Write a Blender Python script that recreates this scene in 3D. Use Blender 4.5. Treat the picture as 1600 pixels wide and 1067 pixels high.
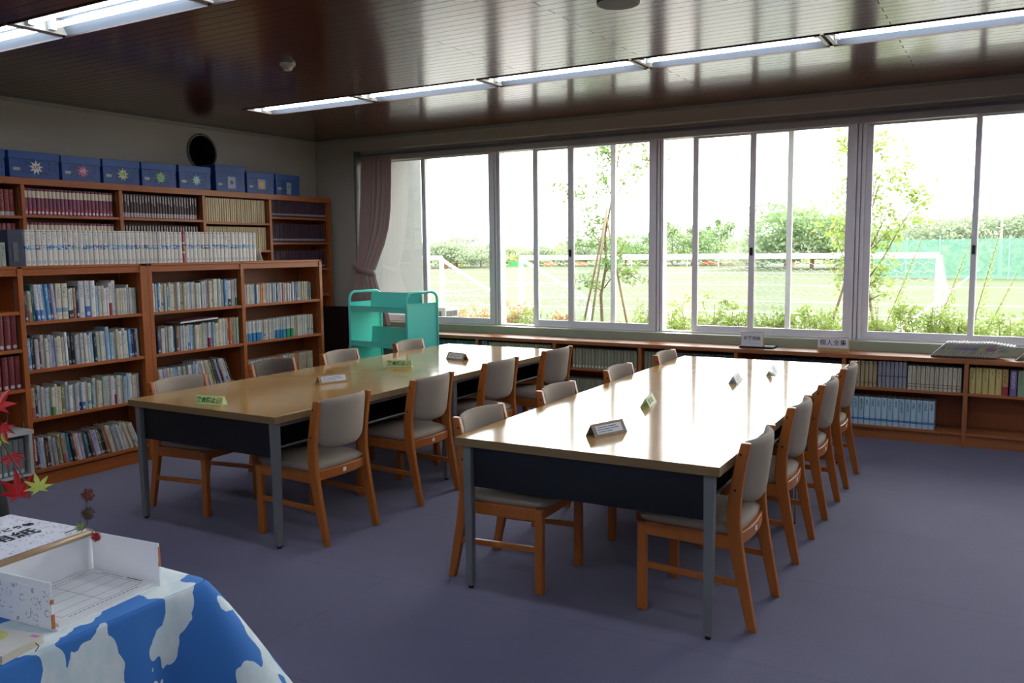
import bpy, math, random
from math import sin, cos, pi, radians, sqrt
from mathutils import Vector, Matrix, Euler

for o in list(bpy.data.objects):
    bpy.data.objects.remove(o)
SC = bpy.context.scene
COL = SC.collection
R = random.Random(7)

# ------------------------------------------------------------------ camera
F_PX, YAW, PITCH, ROLL = 1338.4, -0.5267, 0.1064, -0.0112
CAM = Vector((6.963, -7.541, 1.5227))
fwd = Vector((sin(YAW) * cos(PITCH), cos(YAW) * cos(PITCH), -sin(PITCH)))
rgt = Vector((cos(YAW), -sin(YAW), 0.0))
upv = rgt.cross(fwd)
r2 = cos(ROLL) * rgt + sin(ROLL) * upv
u2 = -sin(ROLL) * rgt + cos(ROLL) * upv
cd = bpy.data.cameras.new('camera')
cam = bpy.data.objects.new('camera', cd)
COL.objects.link(cam)
cam.matrix_world = Matrix(((r2.x, u2.x, -fwd.x, CAM.x), (r2.y, u2.y, -fwd.y, CAM.y), (r2.z, u2.z, -fwd.z, CAM.z), (0, 0, 0, 1)))
cd.sensor_width = 36.0
cd.lens = F_PX / 1600 * 36.0
cd.clip_start = 0.05
cd.clip_end = 1000
SC.camera = cam

# ------------------------------------------------------------------ world and exposure
SKY = 5.0
W = bpy.data.worlds.new('world')
SC.world = W
W.use_nodes = True
nt = W.node_tree
bg = nt.nodes['Background']
tc = nt.nodes.new('ShaderNodeTexCoord')
sp = nt.nodes.new('ShaderNodeSeparateXYZ')
rp = nt.nodes.new('ShaderNodeValToRGB')
nt.links.new(tc.outputs['Generated'], sp.inputs[0])
nt.links.new(sp.outputs['Z'], rp.inputs[0])
nt.links.new(rp.outputs[0], bg.inputs[0])
rp.color_ramp.elements[0].color = (1.0, 0.98, 0.96, 1)
rp.color_ramp.elements[1].color = (0.97, 0.96, 0.95, 1)
bg.inputs[1].default_value = SKY
vs = SC.view_settings
SC.display_settings.display_device = 'sRGB'
vs.view_transform = 'Standard'
vs.look = 'None'
vs.exposure = 1.12
vs.gamma = 1.0
vs.use_curve_mapping = False
TUBE = 8.0

# ------------------------------------------------------------------ helpers
def lin(c):
    return tuple((v / 12.92 if v <= 0.04045 else ((v + 0.055) / 1.055) ** 2.4) for v in (x / 255.0 for x in c)) + (1.0,)

MATS = {}
class NT:
    def __init__(s, name):
        s.m = bpy.data.materials.new(name)
        s.m.use_nodes = True
        s.t = s.m.node_tree
        s.b = s.t.nodes['Principled BSDF']
        s.out = s.t.nodes['Material Output']
    def n(s, typ, **kw):
        x = s.t.nodes.new(typ)
        for k, v in kw.items():
            setattr(x, k, v)
        return x
    def l(s, a, b):
        s.t.links.new(a, b)
    def math(s, op, a, b=None, clamp=False):
        x = s.n('ShaderNodeMath', operation=op)
        x.use_clamp = clamp
        for i, v in enumerate((a, b)):
            if v is None: continue
            if isinstance(v, (int, float)): x.inputs[i].default_value = v
            else: s.l(v, x.inputs[i])
        return x.outputs[0]
    def mix(s, f, a, b):
        x = s.n('ShaderNodeMix', data_type='RGBA')
        for i, v in ((0, f), (6, a), (7, b)):
            if isinstance(v, (int, float)): x.inputs[i].default_value = v
            elif isinstance(v, tuple): x.inputs[i].default_value = v
            else: s.l(v, x.inputs[i])
        return x.outputs[2]
    def coords(s, kind='Object', scale=(1, 1, 1)):
        t = s.n('ShaderNodeTexCoord')
        m = s.n('ShaderNodeMapping')
        m.inputs['Scale'].default_value = scale
        s.l(t.outputs[kind], m.inputs[0])
        return m.outputs[0]
    def noise(s, vec, scale=5, detail=3, rough=0.5, out='Fac'):
        x = s.n('ShaderNodeTexNoise')
        x.inputs['Scale'].default_value = scale
        x.inputs['Detail'].default_value = detail
        x.inputs['Roughness'].default_value = rough
        s.l(vec, x.inputs['Vector'])
        return x.outputs[out]
    def bump(s, h, strength=0.2, dist=0.01):
        x = s.n('ShaderNodeBump')
        x.inputs['Strength'].default_value = strength
        x.inputs['Distance'].default_value = dist
        s.l(h, x.inputs['Height'])
        s.l(x.outputs[0], s.b.inputs['Normal'])

def plain(name, c, rough=0.5, metal=0.0, var=0.06, vscale=6.0, spec=0.5, coat=0.0, bump=0.0, bscale=200):
    """A coloured surface with a little mottling."""
    if name in MATS: return MATS[name]
    s = NT(name)
    v = s.coords()
    nz = s.noise(v, vscale, 4)
    c1 = lin(c)
    d = tuple(x * (1 - var * 2) for x in c1[:3]) + (1,)
    e = tuple(min(1, x * (1 + var * 2)) for x in c1[:3]) + (1,)
    s.l(s.mix(nz, d, e), s.b.inputs['Base Color'])
    s.b.inputs['Roughness'].default_value = rough
    s.b.inputs['Metallic'].default_value = metal
    s.b.inputs['Specular IOR Level'].default_value = spec
    s.b.inputs['Coat Weight'].default_value = coat
    if bump: s.bump(s.noise(v, bscale, 2), bump, 0.003)
    MATS[name] = s.m
    return s.m

def wood(name, c, axis, rough=0.4, spec=0.5, dark=0.62, fine=1.0, coat=0.0):
    """Wood with the grain along axis 0, 1 or 2 of the object's own space."""
    if name in MATS: return MATS[name]
    s = NT(name)
    sc = [14 * fine, 14 * fine, 14 * fine]
    sc[axis] = 0.9 * fine
    v = s.coords('Object', tuple(sc))
    n1 = s.noise(v, 2.2, 5, 0.6)
    n2 = s.noise(v, 9, 3, 0.6)
    f = s.math('ADD', s.math('MULTIPLY', n1, 0.65), s.math('MULTIPLY', n2, 0.35))
    f = s.math('MULTIPLY', s.math('SUBTRACT', f, 0.28), 2.2, True)
    c1 = lin(c)
    d = tuple(x * dark for x in c1[:3]) + (1,)
    s.l(s.mix(f, d, c1), s.b.inputs['Base Color'])
    s.b.inputs['Roughness'].default_value = rough
    s.b.inputs['Specular IOR Level'].default_value = spec
    s.b.inputs['Coat Weight'].default_value = coat
    s.b.inputs['Coat Roughness'].default_value = 0.15
    s.bump(n2, 0.06, 0.002)
    MATS[name] = s.m
    return s.m

def emit(name, c, st):
    if name in MATS: return MATS[name]
    s = NT(name)
    s.b.inputs['Base Color'].default_value = (0.9, 0.9, 0.9, 1)
    s.b.inputs['Emission Color'].default_value = lin(c)
    s.b.inputs['Emission Strength'].default_value = st
    MATS[name] = s.m
    return s.m

class MB:
    """Collects boxes, prisms and tubes for one mesh."""
    def __init__(s):
        s.v = []; s.f = []; s.m = []; s.uv = None
    def add(s, vs_, fs, mi=0):
        k = len(s.v)
        s.v += [tuple(p) for p in vs_]
        s.f += [tuple(i + k for i in f) for f in fs]
        s.m += [mi] * len(fs)
        return s
    def box(s, x0, x1, y0, y1, z0, z1, mi=0):
        return s.add([(x0, y0, z0), (x1, y0, z0), (x1, y1, z0), (x0, y1, z0), (x0, y0, z1), (x1, y0, z1), (x1, y1, z1), (x0, y1, z1)],
                     [(3, 2, 1, 0), (4, 5, 6, 7), (0, 1, 5, 4), (1, 2, 6, 5), (2, 3, 7, 6), (3, 0, 4, 7)], mi)
    def prism(s, poly, ax, a, b, mi=0):
        """poly: 2D points, extruded along axis ax from a to b."""
        def P(p, t):
            return (t, p[0], p[1]) if ax == 0 else ((p[0], t, p[1]) if ax == 1 else (p[0], p[1], t))
        n = len(poly)
        return s.add([P(p, a) for p in poly] + [P(p, b) for p in poly],
                     [tuple(range(n))[::-1], tuple(range(n, 2 * n))] + [(i, (i + 1) % n, n + (i + 1) % n, n + i) for i in range(n)], mi)
    def tube(s, pts, r, n=8, mi=0, close=False, caps=True):
        pts = [Vector(p) for p in pts]
        rs = r if isinstance(r, (list, tuple)) else [r] * len(pts)
        rings = []
        prev = None
        N = len(pts)
        for i, p in enumerate(pts):
            if close: d = pts[(i + 1) % N] - pts[i - 1]
            else: d = pts[min(i + 1, N - 1)] - pts[max(i - 1, 0)]
            d.normalize()
            if prev is None:
                a = Vector((0, 0, 1)) if abs(d.z) < 0.9 else Vector((1, 0, 0))
                x = d.cross(a).normalized()
            else:
                x = (prev - d * prev.dot(d)).normalized()
            prev = x
            y = d.cross(x)
            rings.append([p + (x * cos(2 * pi * k / n) + y * sin(2 * pi * k / n)) * rs[i] for k in range(n)])
        vv = [q for g in rings for q in g]
        fs = []
        for i in range(N if close else N - 1):
            j = (i + 1) % N
            for k in range(n):
                fs.append((i * n + k, i * n + (k + 1) % n, j * n + (k + 1) % n, j * n + k))
        if not close and caps:
            fs.append(tuple(range(n))[::-1]); fs.append(tuple(range((N - 1) * n, N * n)))
        return s.add(vv, fs, mi)
    def bar(s, p, q, w, h, mi=0, up=(0, 0, 1)):
        """a box-section bar from p to q, w wide, h high"""
        p = Vector(p); q = Vector(q); d = (q - p).normalized(); u = Vector(up)
        x = d.cross(u).normalized(); y = x.cross(d)
        c = [(-w / 2, -h / 2), (w / 2, -h / 2), (w / 2, h / 2), (-w / 2, h / 2)]
        return s.add([p + x * a + y * b for a, b in c] + [q + x * a + y * b for a, b in c],
                     [(3, 2, 1, 0), (4, 5, 6, 7), (0, 1, 5, 4), (1, 2, 6, 5), (2, 3, 7, 6), (3, 0, 4, 7)], mi)
    def cyl(s, c, r, h, n=24, mi=0, r2=None):
        r2 = r if r2 is None else r2
        return s.add([(c[0] + r * cos(2 * pi * k / n), c[1] + r * sin(2 * pi * k / n), c[2]) for k in range(n)] +
                     [(c[0] + r2 * cos(2 * pi * k / n), c[1] + r2 * sin(2 * pi * k / n), c[2] + h) for k in range(n)],
                     [tuple(range(n))[::-1], tuple(range(n, 2 * n))] + [(k, (k + 1) % n, n + (k + 1) % n, n + k) for k in range(n)], mi)
    def ball(s, c, r, nu=10, nv=7, mi=0, sc=(1, 1, 1)):
        vv = [(c[0], c[1], c[2] - r * sc[2])]
        for j in range(1, nv):
            t = -pi / 2 + pi * j / nv
            for k in range(nu):
                a = 2 * pi * k / nu
                vv.append((c[0] + r * sc[0] * cos(t) * cos(a), c[1] + r * sc[1] * cos(t) * sin(a), c[2] + r * sc[2] * sin(t)))
        vv.append((c[0], c[1], c[2] + r * sc[2]))
        fs = [(0, 1 + (k + 1) % nu, 1 + k) for k in range(nu)]
        for j in range(nv - 2):
            for k in range(nu):
                a = 1 + j * nu
                fs.append((a + k, a + (k + 1) % nu, a + nu + (k + 1) % nu, a + nu + k))
        a = 1 + (nv - 2) * nu
        fs += [(a + k, a + (k + 1) % nu, len(vv) - 1) for k in range(nu)]
        return s.add(vv, fs, mi)
    def grid(s, fn, nu, nv, mi=0):
        vv = [fn(i / nu, j / nv) for j in range(nv + 1) for i in range(nu + 1)]
        fs = [(j * (nu + 1) + i, j * (nu + 1) + i + 1, (j + 1) * (nu + 1) + i + 1, (j + 1) * (nu + 1) + i) for j in range(nv) for i in range(nu)]
        return s.add(vv, fs, mi)
    def mesh(s, name, smooth=False):
        me = bpy.data.meshes.new(name)
        me.from_pydata(s.v, [], s.f)
        me.polygons.foreach_set('material_index', s.m)
        if smooth: me.polygons.foreach_set('use_smooth', [True] * len(s.f))
        me.update()
        return me

def obj(name, mb, mats, parent=None, smooth=False, bevel=0.0, loc=None, auto=None):
    me = mb.mesh(name, smooth) if isinstance(mb, MB) else mb
    for m in (mats if isinstance(mats, (list, tuple)) else [mats]):
        me.materials.append(m)
    o = bpy.data.objects.new(name, me)
    COL.objects.link(o)
    if parent is not None: o.parent = parent
    if loc is not None: o.location = loc
    if bevel:
        b = o.modifiers.new('bevel', 'BEVEL')
        b.width = bevel; b.segments = 2; b.limit_method = 'ANGLE'; b.angle_limit = radians(40)
    if auto is not None:
        me.polygons.foreach_set('use_smooth', [True] * len(me.polygons))
        try: me.set_sharp_from_angle(angle=radians(auto))
        except Exception: pass
    return o

def tag(o, label=None, cat=None, group=None, kind=None):
    if label: o['label'] = label
    if cat: o['category'] = cat
    if group: o['group'] = group
    if kind: o['kind'] = kind
    return o

def thing(name, label, cat, loc=(0, 0, 0), rz=0.0, group=None):
    o = bpy.data.objects.new(name, None)
    COL.objects.link(o)
    o.location = loc; o.rotation_euler = (0, 0, rz)
    o.empty_display_size = 0.1
    return tag(o, label, cat, group)

def struct(name, mb, mats, parent=None, **kw):
    o = obj(name, mb, mats, parent, **kw)
    if parent is None: o['kind'] = 'structure'
    return o

def copy_tree(o, parent=None):
    c = o.copy()
    COL.objects.link(c)
    if parent is not None: c.parent = parent
    for ch in list(o.children):
        copy_tree(ch, c)
    return c

def text(name, body, size, mat, parent, mtx, bold=0.0, align='CENTER', spacing=1.0):
    cu = bpy.data.curves.new(name, 'FONT')
    cu.body = body; cu.size = size; cu.align_x = align; cu.align_y = 'CENTER'
    cu.extrude = 0.0004; cu.offset = bold; cu.space_character = spacing
    cu.materials.append(mat)
    tmp = bpy.data.objects.new('tmp', cu)
    me = bpy.data.meshes.new_from_object(tmp)
    me.name = name
    if not me.materials: me.materials.append(mat)
    bpy.data.objects.remove(tmp)
    o = bpy.data.objects.new(name, me)
    COL.objects.link(o)
    o.parent = parent
    o.matrix_local = mtx
    return o

def frame(o, x, y):
    """matrix with origin o, local x and y axes"""
    x = Vector(x).normalized(); y = Vector(y); y = (y - x * x.dot(y)).normalized(); z = x.cross(y)
    return Matrix(((x.x, y.x, z.x, o[0]), (x.y, y.y, z.y, o[1]), (x.z, y.z, z.z, o[2]), (0, 0, 0, 1)))

# ------------------------------------------------------------------ materials of the room
def carpet():
    s = NT('carpet')
    v = s.coords('Object')
    fine = s.noise(v, 260, 2)
    mott = s.noise(v, 3.0, 4)
    br = s.n('ShaderNodeTexBrick')
    br.inputs['Scale'].default_value = 1.0
    br.inputs['Brick Width'].default_value = 9.0
    br.inputs['Row Height'].default_value = 0.9
    br.inputs['Mortar Size'].default_value = 0.004
    br.inputs['Mortar Smooth'].default_value = 0.6
    s.l(v, br.inputs['Vector'])
    a = s.mix(s.math('ADD', s.math('MULTIPLY', fine, 0.5), s.math('MULTIPLY', mott, 0.5)), lin((90, 87, 108)), lin((115, 111, 135)))
    s.l(s.mix(s.math('MULTIPLY', br.outputs['Fac'], 0.35), a, lin((70, 67, 84))), s.b.inputs['Base Color'])
    s.b.inputs['Roughness'].default_value = 0.95
    s.b.inputs['Specular IOR Level'].default_value = 0.15
    s.b.inputs['Sheen Weight'].default_value = 0.15
    s.bump(fine, 0.5, 0.004)
    return s.m

def ceiling_mat():
    s = NT('ceiling_planks')
    v = s.coords('Object')
    br = s.n('ShaderNodeTexBrick')
    br.offset_frequency = 2; br.offset = 0.37
    br.inputs['Scale'].default_value = 1.0
    br.inputs['Brick Width'].default_value = 2.4
    br.inputs['Row Height'].default_value = 0.083
    br.inputs['Mortar Size'].default_value = 0.0022
    br.inputs['Mortar Smooth'].default_value = 0.3
    br.inputs['Color1'].default_value = lin((98, 58, 40))
    br.inputs['Color2'].default_value = lin((80, 46, 33))
    br.inputs['Mortar'].default_value = lin((22, 14, 12))
    s.l(v, br.inputs['Vector'])
    g = s.noise(s.coords('Object', (0.8, 30, 1)), 3, 4)
    s.l(s.mix(s.math('MULTIPLY', g, 0.5), br.outputs['Color'], lin((60, 38, 30))), s.b.inputs['Base Color'])
    s.l(s.math('ADD', s.math('MULTIPLY', br.outputs['Fac'], .6), .17), s.b.inputs['Roughness'])
    s.l(s.math('SUBTRACT', .42, s.math('MULTIPLY', br.outputs['Fac'], .34)), s.b.inputs['Specular IOR Level'])
    s.b.inputs['Specular Tint'].default_value = (1.0, .86, .78, 1)
    s.bump(s.math('MULTIPLY', br.outputs['Fac'], -1.0), 0.25, 0.002)
    return s.m

def wall_mat(name, c, bs=180, st=0.15):
    return plain(name, c, 0.85, var=0.03, vscale=1.6, bump=st, bscale=bs)

M_CARPET = carpet()
M_CEIL = ceiling_mat()
M_WALL = wall_mat('painted_wall', (180, 172, 158))
M_TRIMW = plain('pale_trim', (150, 150, 142), 0.5)
M_STUCCO = wall_mat('white_stucco', (112, 114, 112), 60, 0.9)
M_SILL = plain('sill_olive_paint', (160, 166, 140), 0.35, var=0.08, vscale=3)
M_ALU = plain('aluminium_sash', (232, 226, 226), 0.4, metal=0.0, var=0.02)
M_ALUD = plain('aluminium_dark', (110, 108, 112), 0.4, metal=0.0, var=0.03)
M_BLACK = plain('black_paint', (14, 15, 20), 0.35, var=0.03)
M_RUBBER = plain('black_rubber', (12, 12, 14), 0.7)
M_STEEL = plain('grey_steel_leg', (120, 122, 122), 0.35, metal=0.1, var=0.04)
M_CHROME = plain('bright_metal', (190, 192, 198), 0.22, metal=0.9, var=0.02)
SHELF_C = (184, 98, 36)
M_SHX = wood('shelf_wood_x', SHELF_C, 0, 0.38)
M_SHY = wood('shelf_wood_y', SHELF_C, 1, 0.38)
M_SHZ = wood('shelf_wood_z', SHELF_C, 2, 0.38)
M_SHX2 = wood('low_case_wood_x', (178, 108, 60), 0, 0.38)
M_SHZ2 = wood('low_case_wood_z', (178, 108, 60), 2, 0.38)
M_SHB = wood('shelf_back_wood', (156, 84, 36), 2, 0.5, dark=0.8)
M_CHAIRW = wood('chair_wood', (186, 106, 42), 2, 0.33, fine=1.6, dark=0.72)
M_FAB = plain('taupe_fabric', (156, 142, 127), 0.8, var=0.05, vscale=8, spec=0.2, bump=0.25, bscale=500)
M_FABD = plain('dark_brown_fabric', (84, 72, 64), 0.75, var=0.05, vscale=8, spec=0.2, bump=0.25, bscale=500)
M_WHITE = plain('white_paper', (228, 228, 226), 0.6, var=0.02)
M_INK = plain('black_ink', (26, 26, 34), 0.6, var=0.0)

def glass():
    s = NT('window_glass')
    g = s.n('ShaderNodeBsdfGlossy'); g.inputs['Roughness'].default_value = 0.0
    t = s.n('ShaderNodeBsdfTransparent'); t.inputs['Color'].default_value = (0.96, 0.985, 0.975, 1)
    f = s.n('ShaderNodeFresnel'); f.inputs['IOR'].default_value = 1.5
    m = s.n('ShaderNodeMixShader')
    s.l(f.outputs[0], m.inputs[0]); s.l(t.outputs[0], m.inputs[1]); s.l(g.outputs[0], m.inputs[2])
    s.l(m.outputs[0], s.out.inputs['Surface'])
    return s.m
M_GLASS = glass()

# ------------------------------------------------------------------ room shell
H = 2.776
XR, YB = 12.5, -11.5
RX = 0.565          # left edge of the window recess
WY = 0.15           # window plane
struct('floor', MB().box(-0.2, XR, YB, 0.1, -0.1, 0.0), M_CARPET)
mb = MB()
rows = [(-10.12, -9.79), (-7.43, -7.10), (-4.74, -4.41), (-2.05, -1.72)]
LX = 1.04
ys = [YB - .1] + [q for r_ in rows for q in r_] + [0.6]
for a, b in zip(ys[::2], ys[1::2]):
    mb.box(-0.2, XR, a, b, H, H + 0.03)
for a, b in rows:
    mb.box(-0.2, LX, a, b, H, H + 0.03)
mb.box(-0.2, XR, YB - .1, 0.6, H + 0.14, H + 0.2)
struct('ceiling', mb, M_CEIL)
# left wall with the round hole
def wall_left():
    mb = MB()
    cy, cz, r, n = -1.62, 2.515, 0.165, 32
    y0, y1, z0, z1 = -1.9, -1.34, 2.25, H
    mb.box(-0.12, 0, YB, y0, 0, H)
    mb.box(-0.12, 0, y1, 0.3, 0, H)
    mb.box(-0.12, 0, y0, y1, 0, z0)
    ring = [(cy + r * cos(2 * pi * k / n), cz + r * sin(2 * pi * k / n)) for k in range(n)]
    outer = []
    for k in range(n):
        a = 2 * pi * k / n
        dx, dz = cos(a), sin(a)
        t = min(((y1 - cy) / dx if dx > 1e-6 else ((y0 - cy) / dx if dx < -1e-6 else 9)), ((z1 - cz) / dz if dz > 1e-6 else ((z0 - cz) / dz if dz < -1e-6 else 9)))
        outer.append((cy + dx * t, cz + dz * t))
    for x, fl in ((0.0, 0), (-0.12, 1)):
        vv = [(x, *p) for p in ring] + [(x, *p) for p in outer]
        mb.add(vv, [(k, n + k, n + (k + 1) % n, (k + 1) % n) for k in range(n)])
    for cyc, czc in ((y0, z0), (y1, z0), (y0, z1), (y1, z1)):
        # corner triangles left over between the fan and the square
        i = min(range(n), key=lambda k: (outer[k][0] - cyc) ** 2 + (outer[k][1] - czc) ** 2)
        for j in (i - 1, (i + 1) % n):
            mb.add([(0, cyc, czc), (0, *outer[i]), (0, *outer[j])], [(0, 1, 2)])
    mb.add([(0, *p) for p in ring] + [(-0.3, *p) for p in ring], [(k, (k + 1) % n, n + (k + 1) % n, n + k) for k in range(n)], 1)
    mb.add([(-0.3, *p) for p in ring], [tuple(range(n))], 1)
    return struct('wall_left', mb, [M_WALL, plain('duct_black', (4, 4, 4), 0.9)])
wall_left()
v = thing('duct_collar', 'grey round collar framing the black duct opening high on the wall', 'vent', (0.0, -1.62, 2.515))
mbt = MB().tube([(0.006, 0.172 * cos(2 * pi * k / 40), 0.172 * sin(2 * pi * k / 40)) for k in range(40)], 0.011, 8, close=True)
obj('collar_ring', mbt, plain('collar_grey', (120, 122, 118), 0.4), v, smooth=True)
obj('duct_sleeve', MB().tube([(-0.002, 0, 0), (-0.1, 0, 0)], 0.164, 40, caps=False), MATS['duct_black'], v, smooth=True)

# window wall: pier left of the recess, lintel, parapet under the windows
mb = MB()
mb.box(-0.12, RX, 0, 0.3, 0, H)
mb.box(RX, XR, 0, 0.3, 2.635, H)
mb.box(RX, XR, 0.02, 0.3, 0, 0.735)
struct('wall_window', mb, M_WALL)
struct('trim_1', MB().box(RX, XR, 0.10, 0.26, 2.525, 2.635), plain('lintel_grey', (178, 174, 168), 0.6))
struct('trim_2', MB().box(RX, XR, -0.005, 0.24, 0.655, 0.742), M_SILL, bevel=0.004)
struct('trim_3', MB().box(RX - .008, RX + .012, -0.004, 0.24, 0.74, 2.64), plain('recess_edge', (112, 114, 108), 0.5))
mb = MB().box(-0.0, XR, -0.02, 0.0, H - 0.03, H).box(0.0, 0.02, YB, -0.02, H - 0.03, H)
struct('trim_4', mb, M_TRIMW)
struct('trim_5', MB().box(0, 0.012, -0.012, 0.0, 0, H - .03), M_TRIMW)
struct('wall_right', MB().box(XR, XR + .12, YB, 0.3, 0, H), M_WALL)
struct('wall_back', MB().box(-0.12, XR + .12, YB - .12, YB, 0, H), M_WALL)

# windows: each unit has a frame, sashes that slide and glass
def sash(parent, x0, x1, y, lw, rw, mat=M_ALU, z0=0.745, z1=2.545, rail=0.062, top=0.035):
    mb = MB()
    mb.box(x0, x0 + lw, y - .016, y + .016, z0, z1)
    mb.box(x1 - rw, x1, y - .016, y + .016, z0, z1)
    mb.box(x0 + lw, x1 - rw, y - .015, y + .015, z0, z0 + rail)
    mb.box(x0 + lw, x1 - rw, y - .015, y + .015, z1 - top, z1)
    s = obj('sash', mb, mat, parent, bevel=0.002)
    obj('glass', MB().box(x0 + lw, x1 - rw, y - .002, y + .002, z0 + rail, z1 - top), M_GLASS, s)
    return s
def window(n, xa, xb, sashes, postr):
    w = thing('window_%d' % n, None, None); w['kind'] = 'structure'
    mb = MB()
    z0, z1 = 0.735, 2.545
    mb.box(xa, xb, 0.12, 0.235, z0 - .01, z0 + .018)
    mb.box(xa, xb, 0.12, 0.235, z1 - .015, z1 + .02)
    if postr:
        for k, (a, b, yy) in enumerate(((0.0, 0.024, 0.12), (0.024, 0.034, 0.155), (0.034, 0.058, 0.125), (0.058, 0.066, 0.16), (0.066, 0.09, 0.13))):
            mb.box(xb + a, xb + b, yy, 0.235, z0, z1)
    obj('frame', mb, M_ALU, w, bevel=0.001)
    for a in sashes: sash(w, *a)
    return w
INN, OUT = 0.155, 0.20
# x0, x1, y, left stile, right stile
w1 = window(1, RX, 2.285, [(RX + .01, 1.42, OUT, .04, .05), (1.375, 2.285, INN, .05, .052)], True)
w2 = window(2, 2.375, 4.055, [(2.735, 3.64, OUT, .052, .05), (3.15, 4.055, INN, .062, .055)], True)
w3 = window(3, 4.145, 5.80, [(4.408, 5.30, OUT, .05, .045), (4.94, 5.80, INN, .05, .055)], True)
w4 = window(4, 5.89, 7.55, [(5.89, 6.73, OUT, .05, .045), (6.685, 7.55, INN, .04, .05)], True)
w5 = window(5, 7.64, 9.30, [(7.64, 8.50, INN, .05, .045), (8.45, 9.30, OUT, .045, .05)], True)
w6 = window(6, 9.39, 11.05, [(9.39, 10.25, INN, .05, .045), (10.2, 11.05, OUT, .045, .05)], True)
struct('wall_outer_pier', MB().box(11.14, XR, 0.1, 0.3, 0.7, 2.6), M_WALL)
for w, x, in ((w2, 3.18), (w3, 4.965), (w4, 6.705)):
    l = MB().box(x - .012, x + .012, INN - .035, INN - .016, 1.45, 1.52)
    obj('latch', l, M_BLACK, w, bevel=0.004)

# ------------------------------------------------------------------ ceiling lights
M_TUBE = emit('tube_glow', (226, 234, 255), TUBE)
M_REFL = plain('reflector_white', (206, 212, 212), 0.35, var=0.01)
M_TROF = plain('troffer_white', (112, 120, 124), 0.4, var=0.01)
M_FIXEND = plain('fixture_end', (196, 190, 172), 0.4)
M_FIXD = plain('fixture_edge_brown', (70, 52, 44), 0.5)
def light(x, y0, y1, label, group, L=1.2):
    t = thing('ceiling_light', label, 'ceiling light', (x, (y0 + y1) / 2, H), 0, group)
    w = (y1 - y0) / 2
    mb = MB()
    prof = [(-w, 0.0), (-w + .045, 0.085), (w - .045, 0.085), (w, 0.0)]
    th = .003
    for (a, b), (c, d) in zip(prof[:-1], prof[1:]):
        mb.add([(0, a, b), (L, a, b), (L, c, d), (0, c, d)], [(0, 1, 2, 3)])
    obj('reflector', mb, M_TROF, t)
    for x0, x1 in ((0, .022), (L - .022, L)):
        e = MB()
        e.prism([(-w + .002, 0.002), (-w + .045, 0.083), (w - .045, 0.083), (w - .002, 0.002)], 0, x0, x1)
        obj('end_plate', e, M_FIXEND, t)
    obj('rim', MB().box(0, L, -w - .008, -w + .002, -0.006, .02), M_FIXD, t)
    obj('rim', MB().box(0, L, w - .002, w + .008, -0.006, .02), M_FIXD, t)
    for s in (-1, 1):
        yy = s * .062
        tb = obj('tube', MB().tube([(.06, yy, .033), (L - .06, yy, .033)], .0155, 14), M_TUBE, t, smooth=True)
        for xx in (.026, L - .052):
            obj('lamp_holder', MB().box(xx, xx + .026, yy - .018, yy + .018, .012, .08), M_REFL, t)
    return t
P = 1.222
ordn = ['first', 'second', 'third', 'fourth', 'fifth', 'sixth', 'seventh', 'eighth', 'ninth', 'tenth', 'eleventh', 'twelfth', 'thirteenth', 'fourteenth', 'fifteenth',
        'sixteenth', 'seventeenth', 'eighteenth', 'nineteenth', 'twentieth', 'twenty-first', 'twenty-second', 'twenty-third', 'twenty-fourth', 'twenty-fifth', 'twenty-sixth',
        'twenty-seventh', 'twenty-eighth', 'twenty-ninth', 'thirtieth', 'thirty-first', 'thirty-second', 'thirty-third', 'thirty-fourth', 'thirty-fifth', 'thirty-sixth',
        'thirty-seventh', 'thirty-eighth', 'thirty-ninth', 'fortieth', 'forty-first', 'forty-second', 'forty-third', 'forty-fourth', 'forty-fifth', 'forty-sixth', 'forty-seventh',
        'forty-eighth', 'forty-ninth', 'fiftieth', 'fifty-first', 'fifty-second', 'fifty-third', 'fifty-fourth', 'fifty-fifth', 'fifty-sixth', 'fifty-seventh', 'fifty-eighth', 'fifty-ninth', 'sixtieth']
for i in range(9):
    light(LX + .012 + i * P, -2.05, -1.72, 'twin-tube ceiling light in the row by the windows, %s from the bookcase wall' % ordn[i], 'twin-tube lights by the windows')
for i in range(9):
    light(LX - .08 + i * P, -4.74, -4.41, 'twin-tube ceiling light in the row farther from the windows, %s from the bookcase wall' % ordn[i], 'twin-tube lights across the room')
for i in range(9):
    light(LX - .08 + i * P, -7.43, -7.10, 'twin-tube ceiling light in the row above the display table, %s from the bookcase wall' % ordn[i], 'twin-tube lights above the display table')
    light(LX - .08 + i * P, -10.12, -9.79, 'twin-tube ceiling light in the rearmost row, %s from the bookcase wall' % ordn[i], 'twin-tube lights at the rear')

d = thing('smoke_detector', 'small white round smoke detector on the brown plank ceiling', 'smoke detector', (2.73, -3.2, H))
obj('base', MB().cyl((0, 0, -.014), .052, .014, 28), M_REFL, d)
obj('sensor_dome', MB().cyl((0, 0, -.045), .026, .02, 24, 0, .036).cyl((0, 0, -.025), .04, .011, 24), plain('detector_cream', (196, 190, 176), .5), d)
d = thing('ceiling_speaker', 'dark round ceiling speaker grille cut off by the top of the photo', 'speaker', (5.17, -3.34, H))
obj('grille', MB().cyl((0, 0, -.012), .1, .012, 36), plain('speaker_brown', (44, 32, 26), .6), d)
obj('ring', MB().tube([(.104 * cos(2 * pi * k / 36), .104 * sin(2 * pi * k / 36), -.006) for k in range(36)], .007, 6, close=True), plain('speaker_rim', (96, 86, 74), .5), d)

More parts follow.
